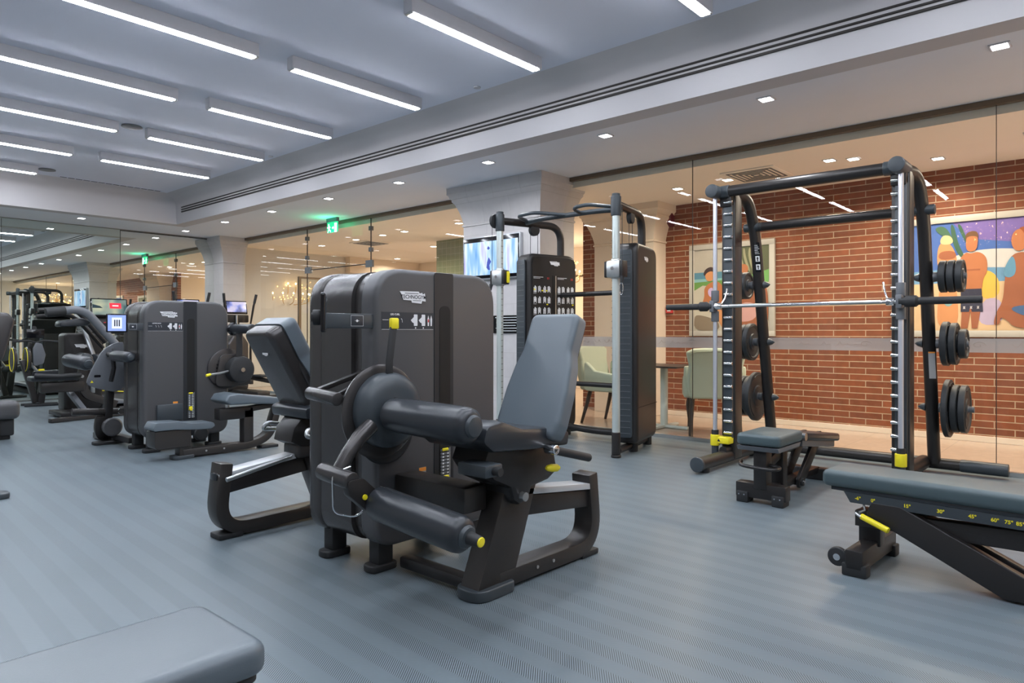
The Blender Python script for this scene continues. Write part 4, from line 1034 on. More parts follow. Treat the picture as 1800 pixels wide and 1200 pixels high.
# ================================================================== BENCHES
def bench_parts(t, flat_pad, seat_pad=None, m='pad'):
    pass
def bench_main():
    """built along -y from its near foot, then turned a little"""
    t = thing('adjustable_bench', (3.74, .98, 0), 'adjustable weight bench with grey-green pad and yellow angle scale at the right edge', 'weight bench')
    X, Y = 3.74, .98
    MB().box(X - .145, X + .145, Y - 1.0, Y + .14, .385, .467, .028, 5).build('back_pad', 'padt', t)
    MB().box(X - .125, X + .125, Y - .98, Y + .10, .368, .388, .004).build('pad_board', 'padd', t)
    MB().box(X - .12, X + .12, Y - 1.49, Y - 1.03, .395, .455, .028, 5).build('seat_pad', 'padt', t)
    sc = MB().prism([(-.04, .368), (.95, .368), (.95, .318), (-.01, .318)], (X - .118, Y, 0), (0, -1, 0), ZA, .006, .001).build('angle_scale', 'slate', t)
    MB().prism([(-.10, .368), (.95, .368), (.95, .318), (-.07, .318)], (X + .124, Y, 0), (0, -1, 0), ZA, .006, .001).build('angle_plate', 'slate', t)
    mb = MB()
    for s_, d in (('-6°', .026), ('0°', .094), ('15°', .24), ('30°', .376), ('45°', .497), ('60°', .579), ('75°', .628), ('85°', .668)):
        mb.text(s_, .022, (X - .1247, Y - d, .343), (0, -1, 0), ZA, .0004, bold=.0007)
    mb.build('angle_numbers', 'yellow', sc)
    # frame: near leg, top rail, sloping strut, rear foot
    MB().box(X - .035, X + .035, Y - .10, Y, .10, .275, .006).build('front_post', 'black', t)
    MB().box(X - .26, X + .26, Y - .09, Y - .01, .03, .125, .008).build('front_foot_bar', 'black', t)
    for a in (-1, 1):
        MB().box(X + a * .225 - .035, X + a * .225 + .035, Y - .105, Y + .005, 0, .06, .008).build('foot_block', 'rubber', t)
    MB().cyl((X - .245, Y + .03, .075), (X - .215, Y + .03, .075), .045, seg=28, bev=.006).box(X - .24, X - .22, Y - .02, Y + .035, .055, .11, .004).build('transport_wheel', 'rubber', t)
    MB().cyl((X - .25, Y + .03, .075), (X - .244, Y + .03, .075), .016, seg=18).build('wheel_bolt', 'chrome', t)
    MB().prism([(0, .20), (1.25, .235), (1.25, .33), (.02, .28), (0, .275)], (X - .03, Y, 0), (0, -1, 0), ZA, .06, .006).build('top_rail', 'black', t)
    MB().prism(rpoly([(.085, .335), (.21, .335), (.70, .11), (.70, .01), (.61, .01), (.06, .27)], [.01, .02, .04, .05, .05, .02], 4), (X - .075, Y, 0), (0, -1, 0), ZA, .05, .006).build('strut', 'black', t)
    MB().prism(rpoly([(.085, .335), (.21, .335), (.70, .11), (.70, .01), (.61, .01), (.06, .27)], [.01, .02, .04, .05, .05, .02], 4), (X + .03, Y, 0), (0, -1, 0), ZA, .05, .006).build('strut', 'black', t)
    MB().cyl((X - .082, Y - .655, .06), (X + .085, Y - .655, .06), .018, seg=20).build('pivot_bolt', 'chrome', t)
    MB().box(X - .035, X + .035, Y - 1.3, Y - .60, .03, .10, .008).build('floor_rail', 'black', t)
    MB().box(X - .22, X + .22, Y - 1.38, Y - 1.28, 0, .10, .008).build('rear_foot_bar', 'black', t)
    MB().box(X - .10, X + .04, Y - .80, Y - .72, 0, .09, .006).build('middle_foot', 'rubber', t)
    MB().tube([(X - .10, Y - .04, .33), (X - .115, Y - .055, .29), (X - .12, Y - .03, .275)], .006, 8).cyl((X - .13, Y - .02, .272), (X - .15, Y - .05, .262), .008).build('latch_pin', 'steel', t)
    MB().cyl((X - .14, Y - .045, .264), (X - .17, Y - .175, .225), .0145, seg=18, bev=.004).build('latch_handle', 'yellow', t)
    return t
tb = bench_main(); tb.rotation_euler = (0, 0, R(-3))
def bench_side():
    t = thing('adjustable_bench', (4.58, 1.81, 0), 'adjustable bench with a small square seat pad in front of the smith machine', 'weight bench')
    X, Y = 4.58, 1.81
    MB().prism(rpoly(rect(-.10, .36, -.15, .15), .05, 6), (X, Y, .395), XA, YA, .075, .022, 4).build('seat_pad', 'padt', t)
    MB().prism([(-.08, .0), (.30, .0), (.33, .03), (-.10, .03)], (X + .0, Y - .14, .36), XA, ZA, -.28, .004).build('seat_plate', 'grey', t)
    rot = Matrix.Rotation(R(7), 4, 'Y')
    pv = (X + .40, Y, .40)
    MB().box(X + .39, X + 1.22, Y - .14, Y + .14, .39, .45, .02, 4, rot, pv).build('back_pad', 'padd', t)
    MB().box(X + .42, X + 1.15, Y - .12, Y + .12, .345, .392, .004, 1, rot, pv).build('back_plate', 'grey', t)
    MB().cyl((X + .375, Y - .16, .42), (X + .375, Y - .135, .42), .028, seg=24).build('hinge_bolt', 'chrome', t)
    MB().box(X - .05, X + .05, Y - .045, Y + .045, .10, .37, .008).build('front_post', 'black', t)
    MB().box(X - .045, X + .045, Y - .17, Y + .17, .035, .135, .008).build('front_foot_bar', 'black', t)
    for a in (-1, 1):
        f = MB().box(X - .06, X + .05, Y + a * .12 - .04, Y + a * .12 + .04, 0, .075, .008).build('foot_block', 'rubber', t)
        MB().cyl((X - .060, Y + a * .12 - .018, .055), (X - .066, Y + a * .12 - .018, .055), .005, seg=10).cyl((X - .060, Y + a * .12 + .018, .055), (X - .066, Y + a * .12 + .018, .055), .005, seg=10).build('foot_screws', 'chrome', f)
    MB().tube(rpath([(X - .02, Y + .14, .27), (X - .10, Y + .12, .26), (X - .12, Y, .255), (X - .10, Y - .12, .25), (X - .01, Y - .13, .255), (X, Y - .05, .26)], .05, 5), .013, 10).build('carry_handle', 'black', t)
    MB().box(X, X + 1.05, Y - .035, Y + .035, .05, .10, .006).build('floor_rail', 'black', t)
    MB().bar([(X + .03, Y, .26), (X + .35, Y, .33), (X + .60, Y, .34)], .07, .07).build('seat_arm', 'black', t)
    MB().box(X + .24, X + .33, Y - .05, Y + .05, .06, .34, .008).build('middle_post', 'black', t)
    for a in (-1, 1): MB().prism(rpoly([(.52, .0), (.60, .02), (1.0, .30), (1.0, .37), (.90, .36), (.50, .07)], .02, 3), (X, Y + a * .055 + .012, .02), XA, ZA, .024, .003).build('strut', 'black', t)
    MB().cyl((X + .55, Y - .085, .065), (X + .55, Y + .085, .065), .028, seg=22).build('strut_roller', 'rubber', t)
    MB().cyl((X + .55, Y - .093, .065), (X + .55, Y - .085, .065), .012, seg=14).build('roller_bolt', 'chrome', t)
    MB().box(X + 1.0, X + 1.1, Y - .22, Y + .22, 0, .09, .008).build('rear_foot_bar', 'black', t)
    MB().tube([(X + .3, Y + .16, .33), (X + .42, Y + .2, .30)], .012).build('latch_handle', 'yellow', t)
    return t
bench_side()
def bench_near():
    t = thing('flat_bench', (.42, 1.61, 0), 'pale grey bench pad cut off by the bottom left corner of the photo', 'weight bench')
    X, Y = .80, 1.61
    MB().prism(rpoly(rect(-1.25, 0, -.175, .175), .05, 7), (X, Y, .38), XA, YA, .075, .026, 5).build('pad', 'pad', t)
    MB().prism(rpoly(rect(-1.235, -.015, -.16, .16), .04, 7), (X, Y, .365), XA, YA, .018, .004).build('pad_board', 'rubber', t)
    MB().box(X - .19, X - .11, Y - .12, Y - .04, .05, .37, .006).box(X - .19, X - .11, Y + .04, Y + .12, .05, .37, .006).build('front_leg', 'black', t)
    MB().box(X - 1.12, X - 1.04, Y - .04, Y + .04, .05, .37, .006).build('rear_leg', 'black', t)
    MB().box(X - 1.12, X - .11, Y - .03, Y + .03, .06, .13, .006).build('floor_rail', 'black', t)
    MB().box(X - .20, X - .10, Y - .22, Y + .22, 0, .08, .01).build('foot_bar', 'rubber', t)
    MB().box(X - 1.13, X - 1.03, Y - .22, Y + .22, 0, .08, .01).build('foot_bar', 'rubber', t)
bench_near()

# ================================================================== CAFE
def parsons(name, loc, rz, label):
    t = thing(name, (0, 0, 0), label, 'chair', 'sage upholstered cafe chairs')
    # built facing +y, seat centre at the origin
    MB().box(-.25, .25, -.22, .27, .40, .50, .03, 4).build('seat', 'sage', t)
    out = [(-.24, .42), (.24, .42), (.27, .60), (.25, .78), (.28, .93), (.20, .965), (0, .975), (-.20, .965), (-.28, .93), (-.25, .78), (-.27, .60)]
    b = rpoly(out, .04, 4)
    MB().prism(b, (0, -.19, 0), XA, V((0, -.12, 1)), .085, .028, 5).build('backrest', 'sage', t)
    mb = MB()
    inn = [(x * .9, .42 + (y - .42) * .93) for x, y in b]
    mb.tube([V((x, -.278 - .12 * y + .0, y * .993)) for x, y in inn if y > .55], .003, 5)
    mb.build('piping', 'sage', t)
    for sx in (-1, 1):
        MB().prism(rpoly([(-.24, .41), (.20, .41), (.22, .55), (.12, .63), (-.10, .66), (-.24, .80)], .05, 5), (sx * .26 - .03, 0, 0), YA, ZA, .06, .02, 4).build('arm_wing', 'sage', t)
        MB().tube([(sx * .21, -.20, .42), (sx * .22, -.24, .25), (sx * .235, -.30, .02), (sx * .235, -.305, 0)], [.026, .022, .016, .015], 10).build('leg', 'wood', t)
        MB().tube([(sx * .21, .22, .42), (sx * .225, .25, .28), (sx * .215, .23, .12), (sx * .22, .25, 0)], [.026, .026, .018, .015], 10).build('leg', 'wood', t)
    place(t, loc, rz); t.scale = (1.14, 1.14, 1.02); return t
parsons('cafe_chair', (7.40, 3.50, 0), R(-60), 'sage green upholstered chair behind the glass, back turned, right of the white table')
c1 = parsons('cafe_chair', (7.40, 4.80, 0), R(180), 'sage green upholstered chair seen through the cable trainer frame')
t = thing('cafe_table', (7.45, 4.15, 0), 'small cafe table with white pedestal behind the glass', 'table')
MB().prism(rpoly(rect(-.35, .35, -.35, .35), .03), (7.45, 4.15, .735), XA, YA, .022, .004).build('tabletop', 'wood', t)
MB().cyl((7.45, 4.15, .03), (7.45, 4.15, .735), .045, seg=28).build('pedestal', 'tablew', t)
MB().box(7.13, 7.77, 4.12, 4.18, 0, .035, .01).box(7.42, 7.48, 3.83, 4.47, 0, .035, .01).build('cross_foot', 'tablew', t)

# paintings (flat colour shapes on board)
PC = {}
def pcol(c):
    k = 'paint_%d_%d_%d' % tuple(int(q * 255) for q in c)
    if k not in PC: PC[k] = mat(k, c, .55, 0, .4, 0, 60, .22)
    return PC[k]
def smooth(pts, it=2):
    for _ in range(it):
        n = len(pts); q = []
        for i in range(n):
            a, b = pts[i], pts[(i + 1) % n]
            q += [(a[0] * .75 + b[0] * .25, a[1] * .75 + b[1] * .25), (a[0] * .25 + b[0] * .75, a[1] * .25 + b[1] * .75)]
        pts = q
    return pts
def painting(y0, y1, z0, z1, label, shapes, frame=.07, squeeze=False):
    """y0 = left edge as seen (larger y); shapes: list of (name, colour, polygon in 0..1, z-order, smooth)"""
    t = thing('painting', (8.7, (y0 + y1) / 2, z0), label, 'painting')
    mb = MB()
    mb.box(8.655, 8.70, y1, y0, z0, z0 + frame, .004).box(8.655, 8.70, y1, y0, z1 - frame, z1, .004).box(8.655, 8.70, y1, y1 + frame, z0 + frame, z1 - frame, .004).box(8.655, 8.70, y0 - frame, y0, z0 + frame, z1 - frame, .004)
    mb.build('frame', mat('pale_frame', (.46, .43, .38), .5) if 'pf' not in M else M['pf'], t)
    a0, a1, b0, b1 = y0 - frame, y1 + frame, z0 + frame, z1 - frame
    w, h = a0 - a1, b1 - b0
    c = MB().box(8.675, 8.695, a1, a0, b0, b1).build('canvas', pcol((.50, .45, .36)), t)
    for i, (nm, col, pts, sm) in enumerate(shapes):
        if squeeze and not any(a in (0, 1) for a, b in pts): pts = [(.155 + .6 * a, b) for a, b in pts]
        pts = [(min(1, max(0, a)) * w, min(1, max(0, b)) * h) for a, b in (smooth(pts) if sm else pts)]
        MB().prism(pts, (8.675 - .0004 * i, a0, b0), (0, -1, 0), ZA, .0006 + .0002).build(nm, pcol(col), c)
M['pf'] = mat('pale_frame', (.46, .43, .38), .5)
SK, SK2, SK3 = (.42, .15, .06), (.30, .10, .045), (.55, .24, .10)
painting(4.44, 3.27, 1.10, 2.335, 'framed picture of a bending bather on a beach, behind the left smith machine column', [
    ('sky', (.42, .38, .32), rect(0, 1, .68, 1), 0), ('sea', (.09, .22, .30), rect(0, 1, .62, .72), 0), ('sea_band', (.22, .42, .42), rect(0, 1, .58, .64), 0),
    ('foliage', (.13, .27, .07), [(0, .5), (.12, .56), (.3, .54), (.5, .56), (.5, .62), (0, .60)], 0),
    ('grass', (.16, .36, .10), [(.60, .50), (.8, .48), (1, .52), (1, .80), (.85, .72), (.62, .62)], 1),
    ('thatch', (.10, .11, .055), [(.40, 1), (1, 1), (1, .72), (.8, .66), (.55, .74), (.42, .80)], 0)] +
    [('reed', (.30, .29, .17), [(.44 + k * .075, .98), (.465 + k * .075, .98), (.52 + k * .06, .88), (.60 + k * .055, .70), (.57 + k * .055, .70), (.49 + k * .06, .87)], 1) for k in range(7)] + [
    ('shadow_ground', (.22, .17, .12), [(0, 0), (.36, 0), (.34, .12), (.2, .17), (.06, .20), (0, .18)], 1),
    ('right_bather', SK2, [(.58, .03), (.98, .03), (.99, .3), (.97, .52), (.88, .58), (.75, .58), (.66, .5), (.6, .3)], 1),
    ('lilac_wrap', (.33, .24, .42), [(.84, .34), (.93, .35), (.94, .55), (.86, .54)], 1),
    ('pink_cloth', (.55, .30, .27), [(.56, .10), (.84, .12), (.86, .33), (.60, .34)], 1),
    ('right_head', SK, [(.62, .66), (.72, .66), (.74, .76), (.68, .80), (.61, .77)], 1),
    ('bather_body', SK, [(.20, .58), (.32, .62), (.42, .52), (.52, .34), (.50, .12), (.40, .10), (.34, .24), (.26, .40), (.20, .34), (.13, .26), (.09, .24), (.10, .31), (.15, .42), (.14, .52)], 1),
    ('bather_leg', SK3, [(.24, .30), (.36, .28), (.50, .10), (.5, .02), (.40, .02), (.34, .12)], 1),
    ('bather_head', SK3, [(.17, .62), (.24, .60), (.29, .66), (.28, .74), (.20, .76), (.15, .70)], 1),
    ('bather_hair', (.05, .03, .03), [(.13, .70), (.16, .76), (.24, .79), (.30, .75), (.29, .70), (.25, .735), (.18, .715), (.15, .67)], 1),
    ('swimsuit', (.50, .38, .60), [(.19, .50), (.25, .54), (.29, .48), (.27, .41), (.21, .42)], 1)])
painting(1.95, -.25, 1.10, 2.40, 'large framed picture of sunbathers on a beach behind the right end of the bar', [
    ('sky', (.055, .12, .36), rect(0, 1, .5, 1), 0), ('lilac_sky', (.16, .11, .34), [(.25, 1), (1, 1), (1, .78), (.6, .76), (.32, .84)], 0),
    ('cloud', (.52, .50, .48), [(.18, .62), (.30, .72), (.44, .74), (.60, .70), (.8, .72), (1, .70), (1, .56), (.6, .52), (.2, .52)], 1),
    ('sea', (.13, .27, .42), [(0, .42), (1, .42), (1, .58), (.6, .55), (.3, .58), (0, .55)], 0), ('sand', (.62, .42, .24), rect(0, 1, 0, .44), 0),
    ('umbrella', (.68, .42, .07), [(.36, .28), (.50, .30), (.49, .48), (.40, .56), (.34, .48)], 1),
    ('lilac_towel', (.42, .34, .46), [(.33, .05), (.52, .05), (.52, .28), (.38, .30)], 1),
    ('palm_leaf', (.04, .10, .06), [(.14, .98), (.17, .98), (.20, .80), (.25, .68), (.22, .66), (.16, .80)], 1), ('palm_leaf', (.04, .10, .06), [(.19, .98), (.22, .98), (.27, .82), (.29, .74), (.24, .84)], 1), ('palm_leaf', (.05, .12, .07), [(.02, .96), (.10, .98), (.16, .86), (.14, .84), (.06, .90)], 1),
    ('woman_body', SK3, [(.05, .80), (.11, .84), (.17, .76), (.20, .62), (.17, .48), (.20, .30), (.20, .02), (.04, .02), (.05, .3), (.08, .50), (.04, .62)], 1),
    ('woman_hat', (.60, .42, .22), [(.06, .80), (.17, .80), (.15, .88), (.08, .89)], 1),
    ('woman_top', SK2, [(.05, .66), (.19, .66), (.18, .74), (.06, .74)], 1),
    ('bikini', (.20, .34, .34), [(.06, .30), (.19, .30), (.13, .20)], 1),
    ('man_body', SK, [(.21, .66), (.26, .72), (.29, .70), (.35, .72), (.41, .66), (.41, .52), (.38, .48), (.37, .34), (.24, .34), (.24, .50), (.19, .46)], 1),
    ('man_shade', SK2, [(.26, .56), (.36, .56), (.36, .545), (.26, .545)], 0), ('man_legs', SK2, [(.23, .24), (.37, .24), (.34, .02), (.30, .02), (.29, .18), (.27, .02), (.22, .02)], 0),
    ('man_shorts', (.035, .035, .06), [(.22, .38), (.37, .38), (.38, .17), (.30, .17), (.29, .22), (.28, .17), (.22, .17)], 0)] +
    [('shorts_flower', (.45, .43, .44), [(.245 + .05 * (k % 3) + .012 * math.cos(q * PI / 4) * (1 if q % 2 else .5), .21 + .07 * (k // 3) + .02 * math.sin(q * PI / 4) * (1 if q % 2 else .5)) for q in range(8)], 0) for k in range(6)] + [
    ('man_head', SK, [(.265, .72), (.33, .72), (.345, .80), (.34, .88), (.27, .88), (.255, .80)], 1), ('man_hair', (.13, .06, .025), [(.25, .82), (.26, .90), (.34, .91), (.35, .83), (.33, .86), (.27, .86)], 1),
    ('second_woman_body', SK2, [(.56, .66), (.66, .70), (.76, .62), (.78, .3), (.80, .02), (.60, .02), (.54, .10), (.50, .12), (.50, .06), (.45, .04), (.47, .16), (.52, .26), (.53, .46)], 1),
    ('second_woman_head', SK, [(.60, .70), (.66, .70), (.69, .80), (.66, .90), (.59, .88), (.57, .78)], 1), ('second_woman_hair', (.28, .07, .02), [(.62, .90), (.70, .92), (.74, .80), (.72, .66), (.67, .66), (.68, .80), (.65, .88)], 1),
    ('blue_top', (.10, .24, .36), [(.51, .50), (.57, .66), (.60, .64), (.61, .50), (.56, .46)], 1), ('blue_bottom', (.06, .12, .25), [(.54, .21), (.78, .23), (.79, .13), (.66, .12)], 1),
    ('tree_trunk', (.22, .12, .06), [(.86, 0), (.92, 0), (.90, .5), (.94, 1), (.89, 1), (.86, .5)], 1)], squeeze=True)

# chandeliers
def chandelier(x, y, z, r, label, n=9):
    t = thing('chandelier', (x, y, z), label, 'chandelier', None)
    MB().cyl((x, y, z + .1), (x, y, 2.92 if x > GX else ZC), .012).lathe([(0, .01), (.1, .06), (.2, .03), (.35, .05), (.4, .01)], (x, y, z - .25), ZA).build('stem', 'brass', t)
    for tier, (rr, zz, m) in enumerate(((r, z, n), (r * .62, z + .22, n - 3))):
        for k in range(m):
            a = 2 * PI * k / m + tier * .3; cx, cy = x + rr * math.cos(a), y + rr * math.sin(a)
            arm = MB().tube(rpath([(x, y, zz - .10), (x + rr * .5 * math.cos(a), y + rr * .5 * math.sin(a), zz - .18), (cx, cy, zz - .12), (cx, cy, zz)], .08, 4), .007, 6).build('arm', 'brass', t)
            MB().cyl((cx, cy, zz), (cx, cy, zz + .05), .010).build('candle', 'tablew', arm)
            MB().sph((cx, cy, zz + .068), .014, (1, 1, 1.5), 10).build('bulb', 'gold', arm)
    mb = MB()
    for k in range(110):
        a = random.random() * 2 * PI; q = r * (.55 + .5 * random.random()); mb.sph((x + q * math.cos(a), y + q * math.sin(a), z + (.22 if k % 2 else -.02) + .10 * (random.random() - .5)), .008, seg=6)
    tag(mb.build('crystal_drops', emis('crystal_glow', (1, .55, .15), 9), t), None, None, None, 'stuff')
    return t
ch = chandelier(8.1, 13.9, 1.93, .50, 'golden chandelier glowing beyond the glass doors', 14)
pl = bpy.data.lights.new('glow', 'POINT'); pl.energy = 45; pl.shadow_soft_size = .3; pl.color = (1, .62, .28)
po = bpy.data.objects.new('glow', pl); COL.objects.link(po); po.parent = ch; po.location = (0, 0, -.25)
chandelier(-2.6, 2.0, 2.95, .5, 'candle chandelier seen only as a reflection over the beach picture', 7)

# ================================================================== BACKGROUND MACHINES
def chest_machine():
    t = thing('shoulder_press_machine', (3.0, 10.6, 0), 'dark machine with thick curved overhead arms beyond the seated back machine', 'exercise machine')
    Y = 10.5
    MB().bar([(2.62, Y - .35, .03), (3.55, Y - .15, .03)], .08, .05, (0, 1, 0)).build('base_rail', 'frame', t)
    MB().bar([(2.98, Y + .2, .36), (3.10, Y - .22, .03)], .10, .06, (0, 1, 0)).build('slanted_leg', 'grey', t)
    MB().box(2.60, 3.10, Y - .06, Y + .06, .36, .50, .02).build('seat_beam', 'frame', t)
    MB().prism(rpoly(rect(-.30, .26, -.14, .14), .05), (2.78, Y, .52), XA, YA, .06, .02).build('seat', 'padd', t)
    MB().tube([(2.50, Y - .16, .60), (2.75, Y - .2, .58), (3.02, Y - .18, .59)], .03, 12).build('seat_handle', 'rubber', t)
    MB().bar(rpath([(3.12, Y, .80), (3.07, Y, .5), (3.12, Y, .30), (3.5, Y, .15)], .15, 5), .09, .10, (0, 1, 0)).build('curved_post', 'frame', t)
    MB().cyl((3.07, Y - .06, .56), (3.07, Y - .066, .56), .02).build('post_bolt', 'steel', t)
    roller(t, (3.08, Y + .1, .79), (3.06, Y - .28, .79), .085)
    MB().cyl((3.30, Y - .05, .79), (3.16, Y - .2, .79), .07, bev=.01).build('side_roller', 'padd', t)
    for k, (dy, r_, m, up) in enumerate(((-.25, .052, 'grey', 0), (.15, .030, 'black', .03), (.25, .026, 'black', -.05))):
        pts = rpath([(2.62, Y + dy, 1.41 + up), (2.95, Y + dy, 1.45 + up), (3.08, Y + dy, 1.40 + up), (3.42, Y + dy, .98 + up)], [.15, .2], 7)
        MB().tube(pts, r_, 16).build('press_arm', m, t)
    MB().cyl((2.60, Y - .25, 1.40), (2.82, Y - .25, 1.435), .06, bev=.01).build('hand_grip', 'rubber', t)
    MB().prism(rpoly([(2.78, 1.22), (3.12, 1.24), (3.16, 1.30), (3.05, 1.34), (2.80, 1.30)], .04), (0, Y + .1, 0), XA, ZA, .25, .03).build('shoulder_pad', 'padd', t)
    MB().prism(rpoly([(3.0, .05), (3.48, .05), (3.48, 1.14), (3.0, 1.14)], .06), (0, Y + .75, 0), XA, ZA, .30, .03).build('weight_tower', 'black', t)
    logo(t, (3.2, Y + .449, .96), XA, .16, text=False)
    MB().bar([(3.2, Y + .4, 1.25), (3.32, Y + .35, .85), (3.3, Y + .3, .3)], .06, .05, (0, 1, 0)).build('upright', 'steel', t)
    MB().box(2.85, 3.3, Y + .05, Y + .6, .02, .08, .01).build('floor_beam', 'black', t)
chest_machine()
def bike(x, y, label):
    t = thing('air_bike', (x, y, 0), label, 'exercise bike', 'exercise bikes before the mirror')
    for dx in (-.10, .06):
        w = MB().lathe([(0, .10), (.005, .185), (.03, .20), (.05, .185), (.055, .10), (.056, .001)], (x - .04 + dx * 1.1, y - .05, .73), (-1, .05, 0)).build('wheel_cover', 'shell', t)
        MB().tube([V((x - .04 + dx * 1.1, y - .05, .73)) + V((-1, .05, 0)) * .052 + V((.05, 1, 0)) * .178 * math.cos(a) + ZA * .178 * math.sin(a) for a in [k * PI / 14 for k in range(28)]], .006, 6, closed=True).build('yellow_ring', 'yellow', w)
    MB().bar([(x - .05, y, .72), (x + .12, y, .05)], .10, .08, (0, 1, 0)).build('front_leg', 'frame', t)
    MB().bar([(x + .22, y - .05, .50), (x + .17, y - .05, .05)], .12, .09, (0, 1, 0)).build('rear_leg', 'black', t)
    for dy in (-.10, .10): MB().bar([(x - .05, y + dy, .02), (x + .42, y + dy - .1, .02)], .05, .035, (0, 1, 0)).build('floor_bar', 'rubber', t)
    MB().tube([(x - .20, y - .1, 1.01), (x + .0, y - .1, 1.02), (x + .1, y - .1, .99), (x + .2, y - .1, 1.02), (x + .42, y - .1, 1.00)], .017, 10).build('handlebar', 'rubber', t)
    MB().bar([(x + .05, y - .04, .99), (x + .02, y, .70)], .07, .05, (0, 1, 0)).build('stem', 'black', t)
    d = MB().box(x - .02, x + .22, y - .10, y - .07, 1.06, 1.20, .01).build('display', 'gloss', t)
    MB().cyl((x + .08, y - .08, 1.22), (x + .08, y - .10, 1.22), .03).build('display_knob', 'rubber', t)
    MB().prism(rpoly([(0, .62), (.14, .66), (.17, .80), (.12, .97), (.04, 1.0), (.0, .9)], .04), (x + .05, y - .12, 0), XA, ZA, .04, .01).build('side_cover', 'grey', t)
    MB().tube([(x + .02, y - .05, .70), (x + .12, y - .06, .55), (x + .2, y - .06, .5)], .022).build('frame_tube', 'steel', t)
    MB().prism(rpoly([(.05, .46), (.38, .46), (.62, .49), (.62, .55), (.38, .56), (.08, .55)], .02), (x, y - .02, 0), XA, ZA, .16, .02).build('saddle', 'padd', t)
    MB().box(x + .12, x + .20, y - .17, y - .13, .545, .58, .008).build('seat_latch', 'yellow', t)
    return t
bike(2.98, 12.75, 'exercise machine with two yellow-ringed round covers at the far left')
def cardio_screen(t, x, y, z, w, h, m, tilt=-12):
    rot = Matrix.Rotation(R(tilt), 4, 'X'); pv = (x, y, z)
    a = MB().box(x - w / 2, x + w / 2, y - .02, y + .02, z - h / 2, z + h / 2, .01, 2, rot, pv).build('display', 'gloss', t)
    b = MB().box(x - w / 2 + .02, x + w / 2 - .02, y - .0225, y - .0195, z - h / 2 + .03, z + h / 2 - .02, 0, 2, rot, pv).build('display_screen', m, a)
    return a, rot
def treadmill():
    x, y = 3.97, 12.2
    t = thing('treadmill', (x, y, 0), 'treadmill whose wide screen shows a red badge over hills', 'treadmill')
    m1 = screen_mat('hill_picture', [(.35, (.05, .12, .14)), (.5, (.30, .38, .33)), (.62, (.60, .62, .42))], 3, 'x', .9)
    a, rot = cardio_screen(t, x, y, 1.545, .54, .30, m1)
    pv = (x, y, 1.545)
    MB().box(x + .0, x + .17, y - .024, y - .0225, 1.53, 1.62, .0, 2, rot, pv).build('red_badge', emis('badge_red', (.85, .02, .05), 1.0), a)
    MB().box(x + .04, x + .13, y - .0255, y - .024, 1.565, 1.585, .0, 2, rot, pv).build('badge_mark', emis('badge_white', (1, .9, .9), .8), a)
    MB().prism([(-.25, -.12), (.25, -.12), (.25, -.06), (.12, -.02), (.0, -.09), (-.14, .02), (-.25, .05)], (x, y - .0245, 1.55), XA, ZA, -.001).build('dark_hills', emis('hill_dark', (.02, .05, .07), .6), a)
    MB().prism(rpoly(rect(-.36, .36, -.04, .24), .04), (x, y + .02, 1.16), XA, V((0, .3, 1)), .07, .02).build('console', 'black', t)
    MB().box(x - .10, x + .14, y - .075, y - .06, 1.30, 1.315).build('console_lights', 'red', t)
    for s in (-1, 1):
        MB().bar([(x + s * .38, y + .05, 1.15), (x + s * .40, y + .22, .15)], .08, .06, (1, 0, 0)).build('upright', 'frame', t)
        MB().tube([(x + s * .38, y, 1.08), (x + s * .38, y - .5, 1.0)], .025).build('handrail', 'rubber', t)
        MB().box(x + s * .36 - .06, x + s * .36 + .06, y - 1.55, y + .1, .14, .19, .01).build('side_rail', 'grey', t)
    MB().tube([(x - .36, y - .42, .30), (x - .28, y - .5, .26), (x + .1, y - .55, .22)], .008).build('yellow_trim', 'yellow', t)
    MB().box(x - .40, x + .40, y - .12, y + .40, .05, .30, .05).build('motor_cover', 'shell', t)
    MB().box(x - .30, x + .30, y - 1.5, y - .1, .10, .17, .02).build('running_belt', 'rubber', t)
    MB().box(x - .36, x + .36, y - 1.5, y + .3, .0, .10, .02).build('deck_base', 'black', t)
treadmill()
def elliptical(x, y, label, pic):
    t = thing('elliptical_trainer', (x, y, 0), label, 'elliptical trainer', 'elliptical trainers along the glass')
    cardio_screen(t, x, y, 1.60, .40, .24, pic)
    MB().box(x - .24, x + .24, y - .01, y + .06, 1.33, 1.47, .02).build('console', 'black', t)
    MB().bar([(x, y + .05, 1.45), (x + .02, y + .15, .3)], .14, .10, (1, 0, 0)).build('mast', 'black', t)
    MB().cyl((x - .01, y - .04, 1.28), (x - .01, y - .04, 1.46), .02).build('sensor_post', 'steel', t)
    MB().prism(rpoly([(-.2, .1), (.2, .1), (.2, .95), (.1, 1.1), (-.1, 1.1), (-.2, .95)], .08), (x, y + .35, 0), XA, ZA, .45, .05).build('drive_housing', 'shell', t)
    for s in (-1, 1):
        MB().tube([(x + s * .30, y - .15, 1.80), (x + s * .27, y - .12, 1.62), (x + s * .25, y - .05, 1.30), (x + s * .30, y + .05, .75), (x + s * .28, y + .0, .45)], [.018, .020, .016, .022, .022], 10).build('moving_arm', 'black', t)
        MB().tube([(x + s * .305, y - .155, 1.84), (x + s * .28, y - .13, 1.68)], .024, 10).build('arm_grip', 'rubber', t)
        MB().bar([(x + s * .17, y + .1, .35), (x + s * .17, y - .9, .30)], .06, .07, (1, 0, 0)).build('pedal_rail', 'frame', t)
        MB().box(x + s * .17 - .09, x + s * .17 + .09, y - .75, y - .40, .36, .40, .015).build('pedal', 'rubber', t)
    MB().box(x - .12, x + .12, y - 1.0, y + .4, .03, .14, .03).build('base', 'frame', t)
    MB().box(x - .32, x + .32, y - 1.05, y - .95, 0, .07, .015).build('rear_foot_bar', 'rubber', t)
    return t
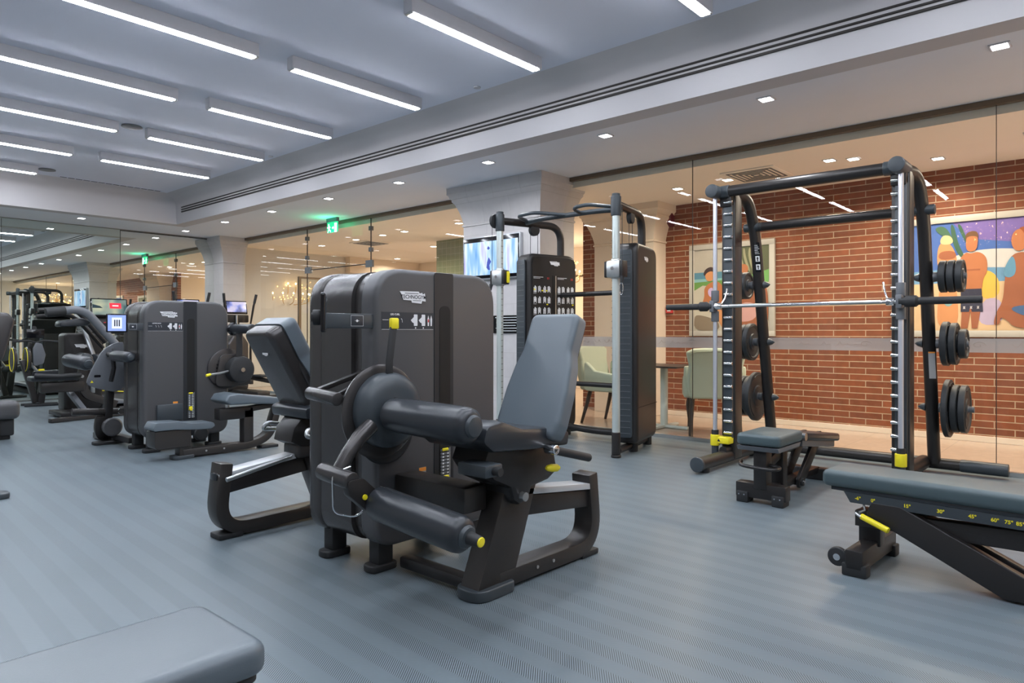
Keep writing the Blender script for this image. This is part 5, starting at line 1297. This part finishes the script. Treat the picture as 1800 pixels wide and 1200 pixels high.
pm = screen_mat('portrait_picture', [(.38, (.10, .12, .30)), (.5, (.30, .36, .85)), (.62, (.75, .70, .95))], 5, 'x', .9)
elliptical(5.99, 12.0, 'elliptical trainer whose lit screen shows beside the tall glass, right of the pair', pm)
elliptical(5.13, 12.0, 'elliptical trainer mostly hidden behind the seated back machine', pm)
def edge_machine():
    t = thing('seated_row_machine', (1.62, 8.9, 0), 'grey machine cut off by the left edge of the photo, rounded pad and base', 'exercise machine')
    Y = 9.0
    MB().prism(rpoly([(1.60, .84), (1.86, .84), (1.97, 1.28), (1.90, 1.36), (1.62, 1.36)], [.05, .08, .06, .05, .05], 6), (0, Y + .18, 0), XA, ZA, .36, .04, 5).build('backrest', 'shell', t)
    MB().box(1.45, 1.83, Y - .14, Y + .14, .56, .64, .025).build('seat', 'padd', t)
    MB().box(1.50, 2.02, Y - .16, Y + .16, .22, .42, .06, 4).build('drive_box', 'face', t)
    MB().box(1.55, 1.65, Y - .05, Y + .05, .40, .90, .01).build('post', 'frame', t)
    MB().box(1.85, 1.98, Y - .07, Y + .07, .04, .24, .02).build('box_foot', 'rubber', t)
    MB().box(1.3, 1.95, Y - .04, Y + .04, 0.0, .06, .01).build('base_rail', 'black', t)
    MB().prism(rpoly([(1.0, .13), (1.45, .13), (1.45, 1.457), (1.0, 1.457)], .15, 8), (0, Y + .75, 0), XA, ZA, .27, .04).build('weight_tower', 'shell', t)
    for x in (1.1, 1.35): MB().box(x - .05, x + .05, Y + .55, Y + .68, 0, .15, .01).build('tower_foot', 'rubber', t)
    MB().box(1.2, 1.3, Y, Y + .55, .02, .08, .01).build('floor_beam', 'black', t)
edge_machine()
def floor_foot():
    t = thing('row_machine_foot', (1.0, 5.8, 0), 'tip of a dark machine foot on the floor at the left edge', 'machine foot')
    MB().prism(rpoly(rect(-.35, .28, -.07, .07), .05), (.98, 5.83, 0), XA, YA, .04, .01).build('foot_pad', 'slate', t)
    MB().box(.60, .92, 5.79, 5.87, .04, .12, .01).build('base_rail', 'frame', t)
floor_foot()

def fill_chandelier(x, y, label, w):
    c = chandelier(x, y, 2.25, .45, label, 8)
    l = bpy.data.lights.new('glow', 'POINT'); l.energy = w; l.shadow_soft_size = .35; l.color = (1, .80, .60)
    o = bpy.data.objects.new('glow', l); COL.objects.link(o); o.parent = c; o.location = (0, 0, -.35)
fill_chandelier(7.75, -1.9, 'added fill-light chandelier in the cafe, out of frame on the right', 75)  # unseen chandelier, added to light the cafe ceiling and brick
fill_chandelier(10.4, 8.1, 'added fill-light chandelier in the cafe, hidden behind the stone pillar', 70)  # added out of sight to light the back of the cafe
